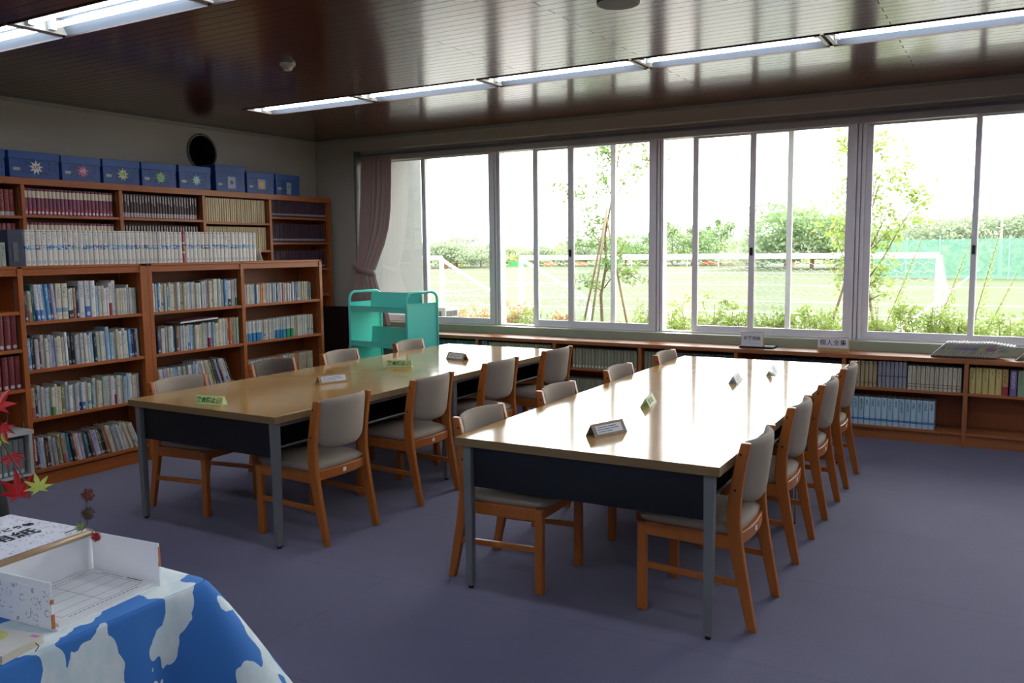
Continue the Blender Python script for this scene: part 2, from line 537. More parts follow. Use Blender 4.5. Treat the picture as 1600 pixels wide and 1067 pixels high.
# ------------------------------------------------------------------ bookcases
class Case:
    """facing 'x': front plane x=f0, depth towards -x, along y.  facing 'y': front plane y=f0, depth towards +y, along x."""
    def __init__(s, facing, f0): s.fc = facing; s.f0 = f0
    def box(s, mb, d0, d1, a0, a1, z0, z1):
        if s.fc == 'x': mb.box(s.f0 - d1, s.f0 - d0, a0, a1, z0, z1)
        else: mb.box(a0, a1, s.f0 + d0, s.f0 + d1, z0, z1)
    def along(s): return M_SHY if s.fc == 'x' else M_SHX2

def case(label, facing, f0, depth, ups, top, shelves, kick=0.085, th=.022, topth=.05, cornice=None, ends=None, group=None, rails=True):
    """ups: list of (a0, a1) uprights in ascending order; shelves: per bay list of shelf top heights"""
    C = Case(facing, f0)
    c = thing('bookcase', label, 'bookcase', (0, 0, 0), 0, group)
    a0, a1 = ups[0][0], ups[-1][1]
    for u in ups:
        mb = MB(); C.box(mb, 0, depth, u[0], u[1], 0, top - topth if cornice is None else top)
        obj('upright', mb, M_SHZ if facing == 'x' else M_SHZ2, c, bevel=.002)
    mb = MB(); C.box(mb, -.004 if cornice is None else 0.0, depth, a0 - (.0 if cornice is None else 0), a1, top - (topth if cornice is None else .02), top)
    obj('top_board', mb, C.along(), c, bevel=.003)
    if cornice:
        mb = MB()
        for (u, w) in zip(ups[:-1], ups[1:]):
            C.box(mb, .008, .026, u[1], w[0], cornice, top - .02)
            C.box(mb, -.001, .03, u[1], w[0], cornice - .008, cornice)
        obj('fascia', mb, C.along(), c, bevel=.001)
    mb = MB(); C.box(mb, depth - .012, depth - .002, a0 + .005, a1 - .005, kick, top - .02)
    obj('back_panel', mb, M_SHB, c)
    mb = MB(); C.box(mb, .022, .04, a0 + .01, a1 - .01, 0, kick)
    obj('kick_board', mb, C.along(), c)
    for (u, w), sh in zip(zip(ups[:-1], ups[1:]), shelves):
        for z in sh:
            mb = MB(); C.box(mb, .004, depth - .012, u[1], w[0], z - th, z)
            obj('shelf', mb, C.along(), c, bevel=.002)
        if rails:
            for d0 in (.04, depth - .07):
                mb = MB(); C.box(mb, d0, d0 + .012, w[0] - .003, w[0], kick + .03, top - topth - .02)
                obj('shelf_rail', mb, M_CHROME, c)
    return c

KX = 1.50
FC_SH = [1.095, 0.78, 0.46, 0.118]
case('low two-bay wooden bookcase full of assorted books behind the near reading tables', 'x', KX, 0.30,
     [(-3.437, -3.405), (-2.562, -2.527), (-1.634, -1.60)], 1.455, [FC_SH, [1.097, .782, .45, .118]], cornice=1.40)
case('low wooden bookcase at the edge of the picture holding maroon volumes', 'x', KX, 0.30,
     [(-5.31, -5.278), (-4.395, -4.362), (-3.503, -3.4385)], 1.455, [[1.166, .923, .667, .11], FC_SH], cornice=1.40)
# rear half of the same island, facing the wall
BX = 0.30
BY = [(-5.40, -5.37), (-4.515, -4.485), (-3.63, -3.6), (-2.782, -2.748), (-1.898, -1.864), (-1.048, -1.014), (-.163, -.127)]
case('tall wooden bookcase against the side wall under the blue storage boxes', 'x', BX, 0.285, BY, 2.125,
     [[1.83, 1.57, 1.3, 1.0, .7, .4, .11]] * 2 + [[1.84, 1.575, 1.3, 1.0, .7, .4, .11]] * 2 + [[1.825, 1.55, 1.28, .98, .7, .4, .11]] + [[1.895, 1.63, 1.345, 1.055, .75, .42, .11]], topth=.055)
LY = -0.33
LU = [(.62 + .87 * i - .015, .62 + .87 * i + .015) for i in range(13)]
LSH = [[.41, .105]] * 12
case('long low wooden bookcase running under the whole row of windows', 'y', LY, 0.31, LU, .668, LSH, kick=.08, topth=.034, th=.02)

# ------------------------------------------------------------------ books
def book_mesh(round_=0.12):
    """unit book: spine at x=0 facing +x, thickness along y, height along z, all 1 long; slot 0 cover, slot 1 pages"""
    mb = MB()
    n = 6
    sp_ = []
    for k in range(n + 1):
        a = -pi / 2 + pi * k / n
        sp_.append((-.03 + .03 * cos(a), .5 * sin(a)))
    outer = [(-1, -.5)] + sp_ + [(-1, .5)]
    inner = [(-1, .42), (-.05, .42), (-.05, -.42), (-1, -.42)]
    poly = outer + inner
    N = len(poly)
    vv = [(x, y, 0) for x, y in poly] + [(x, y, 1) for x, y in poly]
    fs = [(i, (i + 1) % N, N + (i + 1) % N, N + i) for i in range(N)]
    # caps as quads: left board, right board, spine strip
    L = len(outer)
    def cap(o):
        q = [(0, 1, L + 2, L + 3), (L - 2, L - 1, L, L + 1)]
        r = [tuple([1] + list(range(2, L - 1)) + [L + 1, L + 2])]
        out = [tuple(i + o for i in f) for f in q + r]
        return out
    fs += cap(N) + [f[::-1] for f in cap(0)]
    mb.add(vv, fs, 0)
    mb.box(-.97, -.05, -.42, .42, .012, .975, 1)
    return mb.mesh('book')

def flat_mesh():
    mb = MB()
    mb.add([(-1, -.5, 0), (0, -.5, 0), (0, .5, 0), (-1, .5, 0), (-1, -.5, 1), (0, -.5, 1), (0, .5, 1), (-1, .5, 1)],
           [(0, 1, 5, 4), (1, 2, 6, 5), (2, 3, 7, 6)], 0)
    mb.add([(-1, -.5, 0), (0, -.5, 0), (0, .5, 0), (-1, .5, 0), (-1, -.5, 1), (0, -.5, 1), (0, .5, 1), (-1, .5, 1)],
           [(3, 2, 1, 0), (4, 5, 6, 7), (3, 0, 4, 7)], 1)
    return mb.mesh('booklet')
ME_BOOK = book_mesh(); ME_FLAT = flat_mesh()
M_PAGES = plain('page_edges', (206, 198, 178), 0.85, var=0.05, vscale=30)
M_PAGEW = plain('page_edges_white', (226, 226, 222), 0.8, var=0.03, vscale=30)
for me in (ME_BOOK, ME_FLAT):
    me.materials.append(M_PAGES); me.materials.append(M_PAGES)

def spine(name, base, txt=None, tz=(.42, .9), tw=.26, bands=(), seal=None, rough=.45, dens=.535, vary=.05, broken=False):
    """A printed spine: a column of small characters, colour bands (z0, z1, colour) and a round or square seal near the foot."""
    if name in MATS: return MATS[name]
    s = NT(name)
    t = s.n('ShaderNodeTexCoord')
    x = s.n('ShaderNodeSeparateXYZ'); s.l(t.outputs['Generated'], x.inputs[0])
    oi = s.n('ShaderNodeObjectInfo')
    Y, Z = x.outputs[1], x.outputs[2]
    c1 = lin(base)
    a = tuple(v * (1 - vary * 2.5) for v in c1[:3]) + (1,); b = tuple(min(1, v * (1 + vary)) for v in c1[:3]) + (1,)
    col = s.mix(oi.outputs['Random'], a, b)
    def inside(v, lo, hi): return s.math('MULTIPLY', s.math('GREATER_THAN', v, lo), s.math('LESS_THAN', v, hi))
    for z0, z1, c in bands:
        msk = inside(Z, z0, z1)
        if broken and z1 < .9:
            cb = s.n('ShaderNodeCombineXYZ')
            s.l(s.math('MULTIPLY', Y, 2.0), cb.inputs[0]); s.l(s.math('MULTIPLY', Z, 14.0), cb.inputs[1]); s.l(s.math('MULTIPLY', oi.outputs['Random'], 51.0), cb.inputs[2])
            msk = s.math('MULTIPLY', msk, s.math('GREATER_THAN', s.noise(cb.outputs[0], 1.3, 1), .47))
        col = s.mix(msk, col, lin(c))
    if txt:
        cb = s.n('ShaderNodeCombineXYZ')
        s.l(s.math('MULTIPLY', Y, 3.0), cb.inputs[0])
        s.l(s.math('MULTIPLY', Z, 26.0), cb.inputs[1])
        s.l(s.math('MULTIPLY', oi.outputs['Random'], 73.0), cb.inputs[2])
        nz = s.noise(cb.outputs[0], 1.6, 1)
        ys_ = s.math('LESS_THAN', s.math('ABSOLUTE', s.math('SUBTRACT', Y, .5)), tw)
        # the title ends at a height of its own on each book
        end = s.math('ADD', s.math('MULTIPLY', oi.outputs['Random'], .22), tz[0])
        zs = s.math('MULTIPLY', s.math('GREATER_THAN', Z, end), s.math('LESS_THAN', Z, tz[1]))
        m = s.math('MULTIPLY', s.math('MULTIPLY', ys_, zs), s.math('GREATER_THAN', nz, dens))
        col = s.mix(s.math('MULTIPLY', m, .68), col, lin(txt))
    if seal:
        yy = s.math('DIVIDE', s.math('SUBTRACT', Y, .5), .34)
        zz = s.math('DIVIDE', s.math('SUBTRACT', Z, .1), .055)
        d = s.math('ADD', s.math('MULTIPLY', yy, yy), s.math('MULTIPLY', zz, zz))
        col = s.mix(s.math('LESS_THAN', d, 1.0), col, lin(seal))
    s.l(col, s.b.inputs['Base Color'])
    s.b.inputs['Roughness'].default_value = rough
    MATS[name] = s.m
    return s.m

def put_book(name, me, mat, loc, depth, th, h, rz=0.0, lean=0.0, label=None, cat='book', group=None, pages=None):
    o = bpy.data.objects.new(name, me)
    COL.objects.link(o)
    o.material_slots[0].link = 'OBJECT'; o.material_slots[0].material = mat
    if pages:
        o.material_slots[1].link = 'OBJECT'; o.material_slots[1].material = pages
    o.scale = (depth, th, h)
    o.rotation_mode = 'ZYX' if False else 'XYZ'
    o.rotation_euler = (lean, 0, rz)
    o.location = loc
    return tag(o, label, cat, group)

BC = {}
def S(k, *a, **kw): BC[k] = (spine('spine_' + k.replace(' ', '_').replace('-', '_'), *a, **kw), k)
DK = (44, 46, 56)
S('white', (222, 222, 216), DK, seal=(196, 198, 196))
S('off-white', (208, 204, 190), (60, 50, 50), seal=(186, 186, 180))
S('cream', (214, 202, 166), (92, 62, 44), seal=(190, 186, 168))
S('ivory', (216, 210, 184), (40, 60, 110), bands=((.2, .32, (120, 160, 190)),), seal=(200, 198, 186))
S('pale grey', (178, 184, 184), DK, seal=(160, 164, 164))
S('pale green', (178, 192, 168), (50, 74, 56), seal=(180, 186, 172))
S('pale blue', (156, 190, 212), (34, 60, 120), seal=(196, 204, 206))
S('sky-blue', (82, 152, 198), (236, 240, 240), seal=(200, 210, 214))
S('navy', (36, 44, 82), (210, 214, 220), seal=(176, 184, 190))
S('black', (28, 28, 34), (206, 206, 200), seal=(150, 156, 158))
S('white and black', (216, 216, 212), DK, bands=((0, .28, (30, 30, 36)),), seal=(150, 156, 158))
S('white and blue', (218, 222, 224), (40, 60, 140), tz=(.4, .95), bands=((.0, .3, (70, 120, 190)),), seal=(206, 210, 214))
S('teal', (70, 132, 138), (220, 226, 220), seal=(180, 194, 190))
S('wine red', (116, 30, 44), (214, 200, 180), seal=(196, 180, 176))
S('white and red', (222, 218, 214), (150, 40, 50), bands=((.0, .38, (150, 30, 46)),))
S('orange', (214, 130, 84), (250, 236, 220), seal=(220, 206, 190))
S('tan', (184, 156, 110), (70, 44, 30), bands=((.0, .35, (168, 96, 80)),))
S('lilac', (184, 176, 204), (60, 50, 100), seal=(200, 198, 206))
S('green and cream', (206, 206, 176), (40, 70, 50), bands=((.0, .3, (96, 140, 70)),))
S('olive', (122, 124, 80), (224, 220, 190), seal=(186, 186, 160))
S('yellow', (222, 206, 90), (60, 60, 50), seal=(210, 204, 150))
S('brown', (104, 74, 56), (220, 206, 180), seal=(180, 170, 156))
PAL = ['white', 'white', 'off-white', 'cream', 'off-white', 'ivory', 'pale grey', 'pale green', 'pale blue', 'white and black', 'white and blue', 'off-white', 'cream', 'white', 'sky-blue', 'navy', 'black', 'teal', 'wine red', 'tan', 'lilac', 'green and cream', 'white and red', 'olive', 'brown', 'orange']
WGT = [6, 6, 8, 5, 6, 4, 6, 4, 3, 2, 2, 5, 4, 5, 2, 2, 2.4, 1.5, .9, 1.2, 1.2, .8, .8, .7, .8, .9]

def row_x(bay, shelf, front, y_from, y_to, z, cols, ths, hs, depth=.14, leanf=None, name='book', me=None, start_gap=0.0, zc=None, order=None):
    """Fills a shelf of a case facing +x with individual books from y_from (away from the windows) to y_to. cols, hs: functions of (index, fraction along)."""
    me = me or ME_BOOK
    y = y_from + start_gap
    i = 0
    out = []
    while y < y_to:
        fr = (y - y_from) / (y_to - y_from)
        th = ths(i, fr); h = hs(i, fr); c = cols(i, fr)
        ln = leanf(i, fr) if leanf else 0.0
        w = th / cos(ln)
        if y + w > y_to + .001: break
        dep = depth * R.uniform(.88, 1.05)
        # leaning towards -y (top nearer the far end): pivot on the lower corner
        piv = y if ln >= 0 else y + w
        cx = front - R.uniform(.012, .03)
        if ln >= 0:   # top leans to -y
            loc = (cx, y + w - th / 2 * cos(ln) if False else y + w / 2, z + abs(sin(ln)) * th / 2)
        else:
            loc = (cx, y + w / 2, z + abs(sin(ln)) * th / 2)
        out.append((loc, dep, th * .96, h, ln, c))
        y += w + (R.uniform(.0, .0012))
        i += 1
    n = len(out)
    for k, (loc, dep, th, h, ln, c) in enumerate(out):
        m, cn = BC[c]
        q = ordn[n - 1 - k] if n - 1 - k < len(ordn) else 'outermost'
        sz = 'slim ' if th < .016 else ('thick ' if th > .034 else '')
        lbl = '%s%s book, %s from window end, %s shelf, %s' % (sz, cn, q, shelf, bay)
        put_book(name, me, m, loc, dep, th, h, 0, ln, lbl, 'book', 'assorted books on the low bookcase')
    return n

def pick(i, f): return R.choices(PAL, WGT)[0]
def seqd(seq, rest=pick):
    return lambda i, f: seq[i] if i < len(seq) else rest(i, f)
def th_norm(i, f): return R.choice((.014, .018, .02, .022, .025, .028, .03))
KF = KX - .006
G = .012
# bay next to the edge of the picture (y -4.36 .. -3.505)
A0, A1 = -4.362 + G, -3.505 - G
S1 = ['navy', 'tan', 'green and cream', 'teal', 'white and blue', 'white and blue', 'pale blue', 'sky-blue', 'navy', 'lilac', 'ivory', 'ivory', 'white and black', 'white and black', 'tan', 'navy', 'white', 'white and blue', 'white', 'pale blue', 'off-white', 'off-white', 'white', 'white', 'white and red', 'white', 'off-white', 'cream', 'off-white', 'off-white', 'pale grey', 'off-white', 'pale grey']
def t1(i, f): return {1: .018, 4: .024, 5: .024, 6: .02, 7: .024, 10: .04, 11: .04, 16: .042, 17: .036, 18: .036, 24: .024, 25: .03}.get(i, R.uniform(.018, .026))
def h1(i, f): return {0: .195, 1: .2, 2: .195, 16: .25, 17: .25, 18: .25, 24: .23, 25: .245}.get(i, .238 if 3 <= i < 12 else R.uniform(.185, .215))
def lean1(i, f): return radians(5.5) if i < 10 else 0.0
row_x('third bay', 'top', KF, A0, A1, FC_SH[0], seqd(S1), t1, h1, leanf=lambda i, f: radians(4) if 4 <= i < 10 else radians(2) if i < 4 else 0.0)
S2 = ['sky-blue', 'black', 'pale grey', 'wine red', 'white', 'off-white', 'pale grey', 'lilac', 'pale grey', 'cream', 'off-white', 'white', 'black', 'black', 'pale grey', 'off-white', 'white', 'off-white', 'off-white', 'pale blue', 'black', 'pale green', 'off-white', 'white', 'pale blue', 'pale blue', 'off-white', 'cream', 'white', 'off-white', 'white', 'sky-blue', 'navy', 'navy', 'off-white', 'pale grey']
row_x('third bay', 'second', KF, A0, A1, FC_SH[1], seqd(S2), lambda i, f: R.uniform(.018, .028), lambda i, f: {24: .235, 11: .225, 12: .22}.get(i, R.uniform(.19, .222)), leanf=lambda i, f: radians(1.5))
S3 = ['tan', 'navy', 'white', 'off-white', 'pale grey', 'pale green', 'green and cream', 'off-white', 'cream', 'olive', 'pale grey', 'white', 'off-white', 'pale grey', 'white and black', 'white and blue', 'cream', 'ivory', 'teal', 'off-white', 'cream', 'white', 'pale green', 'off-white', 'white', 'white and red', 'off-white', 'pale green', 'pale grey', 'pale blue']
row_x('third bay', 'third', KF, A0, A1, FC_SH[2], seqd(S3), lambda i, f: R.uniform(.018, .03), lambda i, f: R.uniform(.18, .215))
S4 = ['white and black', 'wine red', 'pale blue', 'white', 'brown', 'black', 'off-white', 'pale grey', 'olive', 'cream', 'tan', 'pale grey', 'teal', 'black', 'orange', 'white', 'lilac', 'tan', 'teal', 'navy', 'brown', 'lilac', 'olive', 'black', 'black', 'orange', 'cream', 'off-white', 'pale grey', 'pale grey']
row_x('third bay', 'bottom', KF, A0, A1 - .03, FC_SH[3], seqd(S4), lambda i, f: {21: .04}.get(i, R.uniform(.016, .024)), lambda i, f: R.uniform(.18, .21), leanf=lambda i, f: radians(2 + 19 * f))
# middle bay
A0, A1 = -3.405 + G, -2.562 - G - .01
M1 = ['white', 'pale grey', 'sky-blue', 'white', 'ivory', 'cream', 'sky-blue', 'cream', 'off-white', 'cream', 'off-white', 'white', 'ivory', 'cream', 'off-white', 'pale blue', 'off-white', 'off-white', 'off-white', 'white', 'black', 'white', 'off-white', 'lilac', 'cream', 'ivory', 'off-white', 'white', 'pale green', 'white', 'pale grey', 'sky-blue', 'pale grey', 'white and black', 'lilac', 'off-white', 'green and cream']
row_x('middle bay', 'top', KF, A0, A1, FC_SH[0], seqd(M1), lambda i, f: {33: .034}.get(i, R.uniform(.017, .026)), lambda i, f: R.uniform(.195, .212) + (.012 if f > .55 else 0))
row_x('middle bay', 'second', KF, A0, A1, FC_SH[1], seqd(['off-white', 'navy', 'brown', 'white', 'off-white', 'pale green', 'white', 'sky-blue', 'brown', 'off-white', 'white', 'white', 'off-white', 'white and blue', 'pale blue', 'pale blue', 'cream', 'white', 'cream', 'off-white', 'pale green', 'white', 'white and red', 'pale blue', 'pale blue', 'cream', 'cream', 'white', 'white', 'pale grey', 'orange', 'orange', 'tan', 'pale green', 'pale green', 'pale grey']),
      lambda i, f: {3: .034, 25: .032, 26: .03}.get(i, R.uniform(.017, .026)), lambda i, f: (.218 if f > .72 else R.uniform(.185, .2)))
row_x('middle bay', 'third', KF, A0, A1 - .06, FC_SH[2], seqd(['white', 'off-white', 'white', 'lilac', 'cream', 'white', 'cream', 'pale blue', 'sky-blue', 'off-white', 'pale green', 'pale grey', 'brown', 'white', 'white', 'pale blue', 'white', 'white', 'lilac', 'off-white', 'white', 'tan', 'cream', 'pale green', 'olive', 'brown']),
      lambda i, f: R.uniform(.018, .026), lambda i, f: .2 if f < .5 else .225, leanf=lambda i, f: radians(3 if f < .5 else 22 * f))
row_x('middle bay', 'bottom', KF, A0, A1, FC_SH[3], pick, th_norm, lambda i, f: R.uniform(.18, .21))
mg = thing('magazine', 'magazine lying flat on top of the second-shelf books, middle bay', 'magazine', (KF - .1, -3.0, .985))
mgm = MB()
def mgf(u, v): return (-.1 + .2 * v, -.17 + .36 * u, .018 + .012 * sin(pi * u) * (1 - v) + .012 * u)
mgm.grid(mgf, 12, 2)
mgm.grid(lambda u, v: (lambda p: (p[0], p[1], p[2] - .012))(mgf(u, 1 - v)), 12, 2)
mgm.add([mgf(i / 12, 1) for i in range(13)] + [(lambda p: (p[0], p[1], p[2] - .012))(mgf(i / 12, 1)) for i in range(13)], [(i, i + 1, 14 + i, 13 + i) for i in range(12)])
obj('pages', mgm, M_PAGEW, mg)
mgc = MB().grid(lambda u, v: (lambda p: (p[0], p[1], p[2] + .0012))(mgf(u, v)), 12, 2)
obj('cover', mgc, plain('magazine_cover', (150, 96, 104), .3), mg)

# window-end bay: slim paperbacks
S('pale orange', (222, 160, 110), (120, 60, 30), seal=(220, 210, 196))
S('white and cyan', (218, 220, 214), DK, bands=((.0, .42, (60, 150, 196)),))
S('white and green', (218, 220, 210), DK, bands=((.0, .42, (50, 170, 110)),))
A0, A1 = -2.527 + G, -1.634 - G - .07
pal2 = ['white', 'white', 'off-white', 'pale blue', 'sky-blue', 'navy', 'black', 'pale orange', 'teal', 'cream', 'yellow', 'lilac']
w2_ = [6, 5, 4, 3, 2, 1, 1.4, 1, 1.4, 3, .5, 1]
def cC1(i, f):
    if .2 < f < .3: return 'pale orange'
    return R.choices(pal2, w2_)[0]
row_x('window-end bay', 'top', KF, A0, A1, 1.097, cC1, lambda i, f: R.uniform(.010, .018), lambda i, f: R.uniform(.155, .17), depth=.11, name='paperback')
def cC2(i, f):
    if f < .22: return 'white and cyan'
    if .4 < f < .58: return 'white and cyan'
    if .58 <= f < .68: return 'white and green'
    return R.choice(['off-white', 'cream', 'white', 'off-white', 'cream', 'ivory'])
row_x('window-end bay', 'second', KF, A0, A1, .782, cC2, lambda i, f: R.uniform(.012, .017), lambda i, f: .168 + .012 * f, depth=.11, name='paperback')
def cC3(i, f): return R.choice(['white', 'off-white', 'pale grey']) if f < .2 else R.choice(['cream', 'orange', 'off-white', 'tan', 'cream', 'off-white', 'pale orange'])
row_x('window-end bay', 'third', KF, A0, A1, .45, cC3, lambda i, f: R.uniform(.012, .018), lambda i, f: .168 + .012 * f, depth=.11, name='paperback')
row_x('window-end bay', 'bottom', KF, A0, A1, .118, pick, lambda i, f: R.uniform(.018, .026), lambda i, f: R.uniform(.17, .2), name='paperback')

# uniform sets: nothing in the picture tells the volumes of one run apart
def run(name, label, group, facing, f0, a0, a1, z, h, th, depth, mat, me=None, jit=.001, pages=None, cat='book', hj=0.0, descending=False, lean=0.0):
    me = me or ME_BOOK
    n = max(1, int((a1 - a0) / (th + jit)))
    step = (a1 - a0) / n
    for k in range(n):
        a = a0 + (k + .5) * step
        m = mat(k, n) if callable(mat) else mat
        lab = label
        if n > 1: lab = '%s, %s from the %s end' % (label, ordn[n - 1 - k] if facing == 'x' else ordn[k], 'window' if facing == 'x' else 'curtain')
        hh = h + R.uniform(-hj, hj)
        off = R.uniform(0, .006)
        if facing == 'x':
            put_book(name, me, m, (f0 - off - .012, a, z), depth, min(th, step) * .97, hh, 0, lean, lab, cat, group, pages)
        else:
            put_book(name, me, m, (a, f0 + off + .012, z), depth, min(th, step) * .97, hh, -pi / 2, lean, lab, cat, group, pages)
    return n

def series_mats():
    out = []
    blues = [(80, 150, 200), (60, 120, 190), (120, 170, 200), (90, 110, 130), (150, 180, 200)]
    reds = [(190, 80, 90), (60, 60, 70), (90, 130, 180), (200, 130, 80), (70, 70, 80)]
    for i in range(5):
        out.append(spine('spine_series_%d' % i, (224, 218, 206), reds[i], tz=(.58, .93), tw=.2, dens=.54, bands=((.44, .58, blues[i]), (.95, .965, (150, 150, 150))), seal=(188, 190, 186), vary=.03, broken=True))
    return out
SER = series_mats()
SERG = 'white volumes on top of the low bookcase'
run('series_volume', 'white blue-banded volume outward of the red striped book', SERG, 'x', KX, -4.325, -3.11, 1.4555, .232, .0355, .17,
    lambda k, n: R.choice(SER), pages=M_PAGEW)
put_book('book', ME_BOOK, spine('spine_red_white', (188, 60, 60), (230, 220, 210), tz=(.1, .9), bands=((.3, .36, (220, 214, 206)), (.6, .66, (220, 214, 206)))), (KX - .014, -3.096, 1.4555), .16, .018, .236, 0, 0,
         'thin red and white book between the white volumes on the low bookcase', 'book')
run('series_volume', 'white blue-banded volume windowward of the red striped book', SERG, 'x', KX, -3.083, -2.368, 1.4555, .234, .0355, .17,
    lambda k, n: R.choice(SER), pages=M_PAGEW)
b = thing('bookend', 'pale wire bookend closing the row of white volumes', 'bookend', (KX - .08, -2.33, 1.4555))
obj('wire', MB().tube([(.05, -.02, .004), (.05, .0, .1), (-.04, .0, .1), (-.04, -.02, .004), (-.04, .05, .004), (0.0, .06, .004), (.05, .05, .004)], .003, 6, close=True), M_TRIMW, b, smooth=True)
t = thing('leaning_card', 'small pale card leaning beside the wire bookend', 'card', (KX - .03, -2.29, 1.4555))
obj('card', MB().prism([(0, 0), (.003, 0), (-.027, .1), (-.03, .1)], 0, -.1, 0), M_WHITE, t)
# dark binder and green books at the left end
bd = thing('ring_binder', 'slate blue ring binder at the end of the white volumes', 'binder', (KX - .01, -4.385, 1.4555))
obj('cover', MB().box(-.2, 0, -.05, .05, 0, .232), plain('binder_slate', (52, 58, 78), .5), bd, bevel=.004)
obj('spine_pocket', MB().box(.0, .002, -.02, .012, .03, .15), plain('binder_label', (92, 96, 92), .4), bd)
for k in range(3):
    put_book('book', ME_BOOK, BC['pale green'][0], (KX - .02, -4.462 - .036 * k, 1.4555), .15, .034, .15, 0, 0, ['pale green book touching the slate blue binder', 'pale green book, second out from the slate blue binder', 'pale green book, third out from the slate blue binder'][k], 'book', 'green books on the low bookcase')
# maroon sets in the outer bay
MAR = spine('spine_maroon', (112, 28, 36), (170, 120, 100), tz=(.6, .9), dens=.6, seal=(190, 180, 178))
run('bound_volume', 'maroon volume, upper row of the outer bay, low bookcase', 'maroon volumes, upper row, low bookcase', 'x', KX, -4.8, -4.41, .923, .222, .04, .16, MAR)
run('bound_volume', 'maroon volume, lower row of the outer bay, low bookcase', 'maroon volumes, lower row, low bookcase', 'x', KX, -4.9, -4.405, .667, .215, .038, .16, MAR)

# white rack with grey volumes at the foot of the outer bay
rk = thing('book_rack', 'white box rack of grey volumes standing in the foot of the outer bay', 'rack', (KX + .03, -4.765, 0.0))
M_RACK = plain('rack_white', (196, 196, 190), .4)
obj('side_panel', MB().box(-.22, .03, .335, .355, .112, .385), M_RACK, rk)
obj('side_panel', MB().box(-.22, .03, -.355, -.335, .112, .385), M_RACK, rk)
obj('top_board', MB().box(-.24, .045, -.36, .36, .385, .41), M_RACK, rk)
obj('bottom_board', MB().box(-.22, .03, -.335, .335, .112, .124), M_RACK, rk)
GREY = spine('spine_grey_volume', (136, 138, 134), (90, 92, 90), tz=(.6, .9), dens=.6, seal=(214, 214, 210))
run('bound_volume', 'grey volume with pale round label inside the white rack', 'grey volumes in the white rack', 'x', KX + .05, -5.07, -4.45, .125, .235, .034, .16, GREY)

# tall case: sets
PINK = [spine('spine_plum_%d' % i, c, None, bands=((.66, .92, (214, 196, 168)), (.0, .26, b2)), seal=(206, 190, 196), vary=.1) for i, (c, b2) in enumerate((((126, 44, 78), (150, 34, 50)), ((140, 56, 96), (150, 34, 50)), ((120, 38, 60), (158, 60, 100))))]
REDL = spine('spine_crimson', (134, 40, 44), (200, 160, 130), tz=(.3, .95), dens=.62, bands=((.0, .16, (196, 176, 176)),))
DARKB = spine('spine_dark_brown', (66, 34, 38), (214, 206, 194), tz=(.5, .95), tw=.2, dens=.42, bands=((.03, .22, (176, 160, 160)),))
KRAFT = spine('spine_kraft', (204, 182, 138), (110, 88, 58), tz=(.55, .9), tw=.12, dens=.56, vary=.02)
DPLUM = spine('spine_deep_plum', (58, 26, 46), None, bands=((.1, .2, (150, 146, 156)),), vary=.08)
def trun(bay, ordw, a0, a1, z, h, th, mat, desc, gap=0.0):
    run('bound_volume', desc + ' volume, %s row of the tall bookcase' % ordw, '%s volumes, %s row, %s bay' % (desc, ordw, bay), 'x', BX - .02, a0 + .006, a1 - .006 - gap, z, h, th, .19, mat)
rws = ['top', 'second', 'third', 'fourth']
for r_ in range(3):
  if r_ < 2:
    trun('outermost visible', rws[r_], BY[1][1], BY[2][0], [1.83, 1.57, 1.3][r_], .2, .036, REDL, 'crimson', .03)
    trun('plum', rws[r_], BY[2][1], BY[3][0], [1.84, 1.575, 1.3][r_], .205, .032, lambda k, n: R.choice(PINK), 'plum and cream', .03)
    trun('dark brown', rws[r_], BY[3][1], BY[4][0], [1.84, 1.575, 1.3][r_], .205, .0285, DARKB, 'dark brown', .03)
    trun('kraft', rws[r_], BY[4][1], BY[5][0], [1.825, 1.55, 1.28][r_], .232, .026, KRAFT, 'kraft paper boxed', .02)
  trun('window-end', rws[r_], BY[5][1], BY[6][0], [1.895, 1.63, 1.345][r_], .195, .03, DPLUM, 'deep plum', .03 if r_ else .0)

# blue boxes on the tall case
M_BLUE = plain('box_blue', (34, 74, 140), .45, var=.05, vscale=3)
M_BLUE2 = plain('box_lid_blue', (38, 80, 148), .42, var=.05, vscale=3)
def printed():
    s = NT('box_print'); v = s.coords('Object')
    n1 = s.noise(v, 38, 4, .7)
    s.l(s.mix(s.math('GREATER_THAN', n1, .56), lin((34, 74, 140)), lin((22, 40, 78))), s.b.inputs['Base Color'])
    s.b.inputs['Roughness'].default_value = .45
    return s.m
M_PRINT = printed()
bxs = [(-4.12, -3.725, .205, None), (-3.70, -3.292, .205, 0), (-3.278, -2.925, .2, 1), (-2.909, -2.551, .205, 2), (-2.535, -2.161, .208, 3), (-2.14, -1.765, .215, 4), (-1.715, -1.34, .25, 5), (-1.322, -.945, .215, 6), (-.93, -.57, .215, 7)]
sty = [((222, 222, 214), (180, 40, 30), 9, None, '2月'), ((206, 120, 150), (240, 220, 226), 9, (196, 104, 140), '4月'), ((214, 218, 150), (60, 120, 60), 9, None, '7月'),
       ((176, 206, 130), (40, 90, 150), 11, (110, 180, 120), ''), ((170, 206, 200), (120, 150, 150), 9, None, ''), ((206, 206, 206), (60, 50, 40), 24, (90, 70, 50), ''), ((236, 190, 110), (160, 90, 40), 12, (226, 168, 80), ''), ((170, 200, 190), (50, 110, 70), 10, (120, 160, 110), '')]
bl = ['with no star, partly outside the picture', 'with a white star sticker lettered in red', 'with a pink sun sticker', 'with a pale yellow star sticker', 'with a yellow-green star sticker', 'with a pale aqua star sticker',
      'taller than the rest with a round ringed sticker', 'with an orange sun sticker on a lilac card', 'with a tall pale card, nearest the windows']
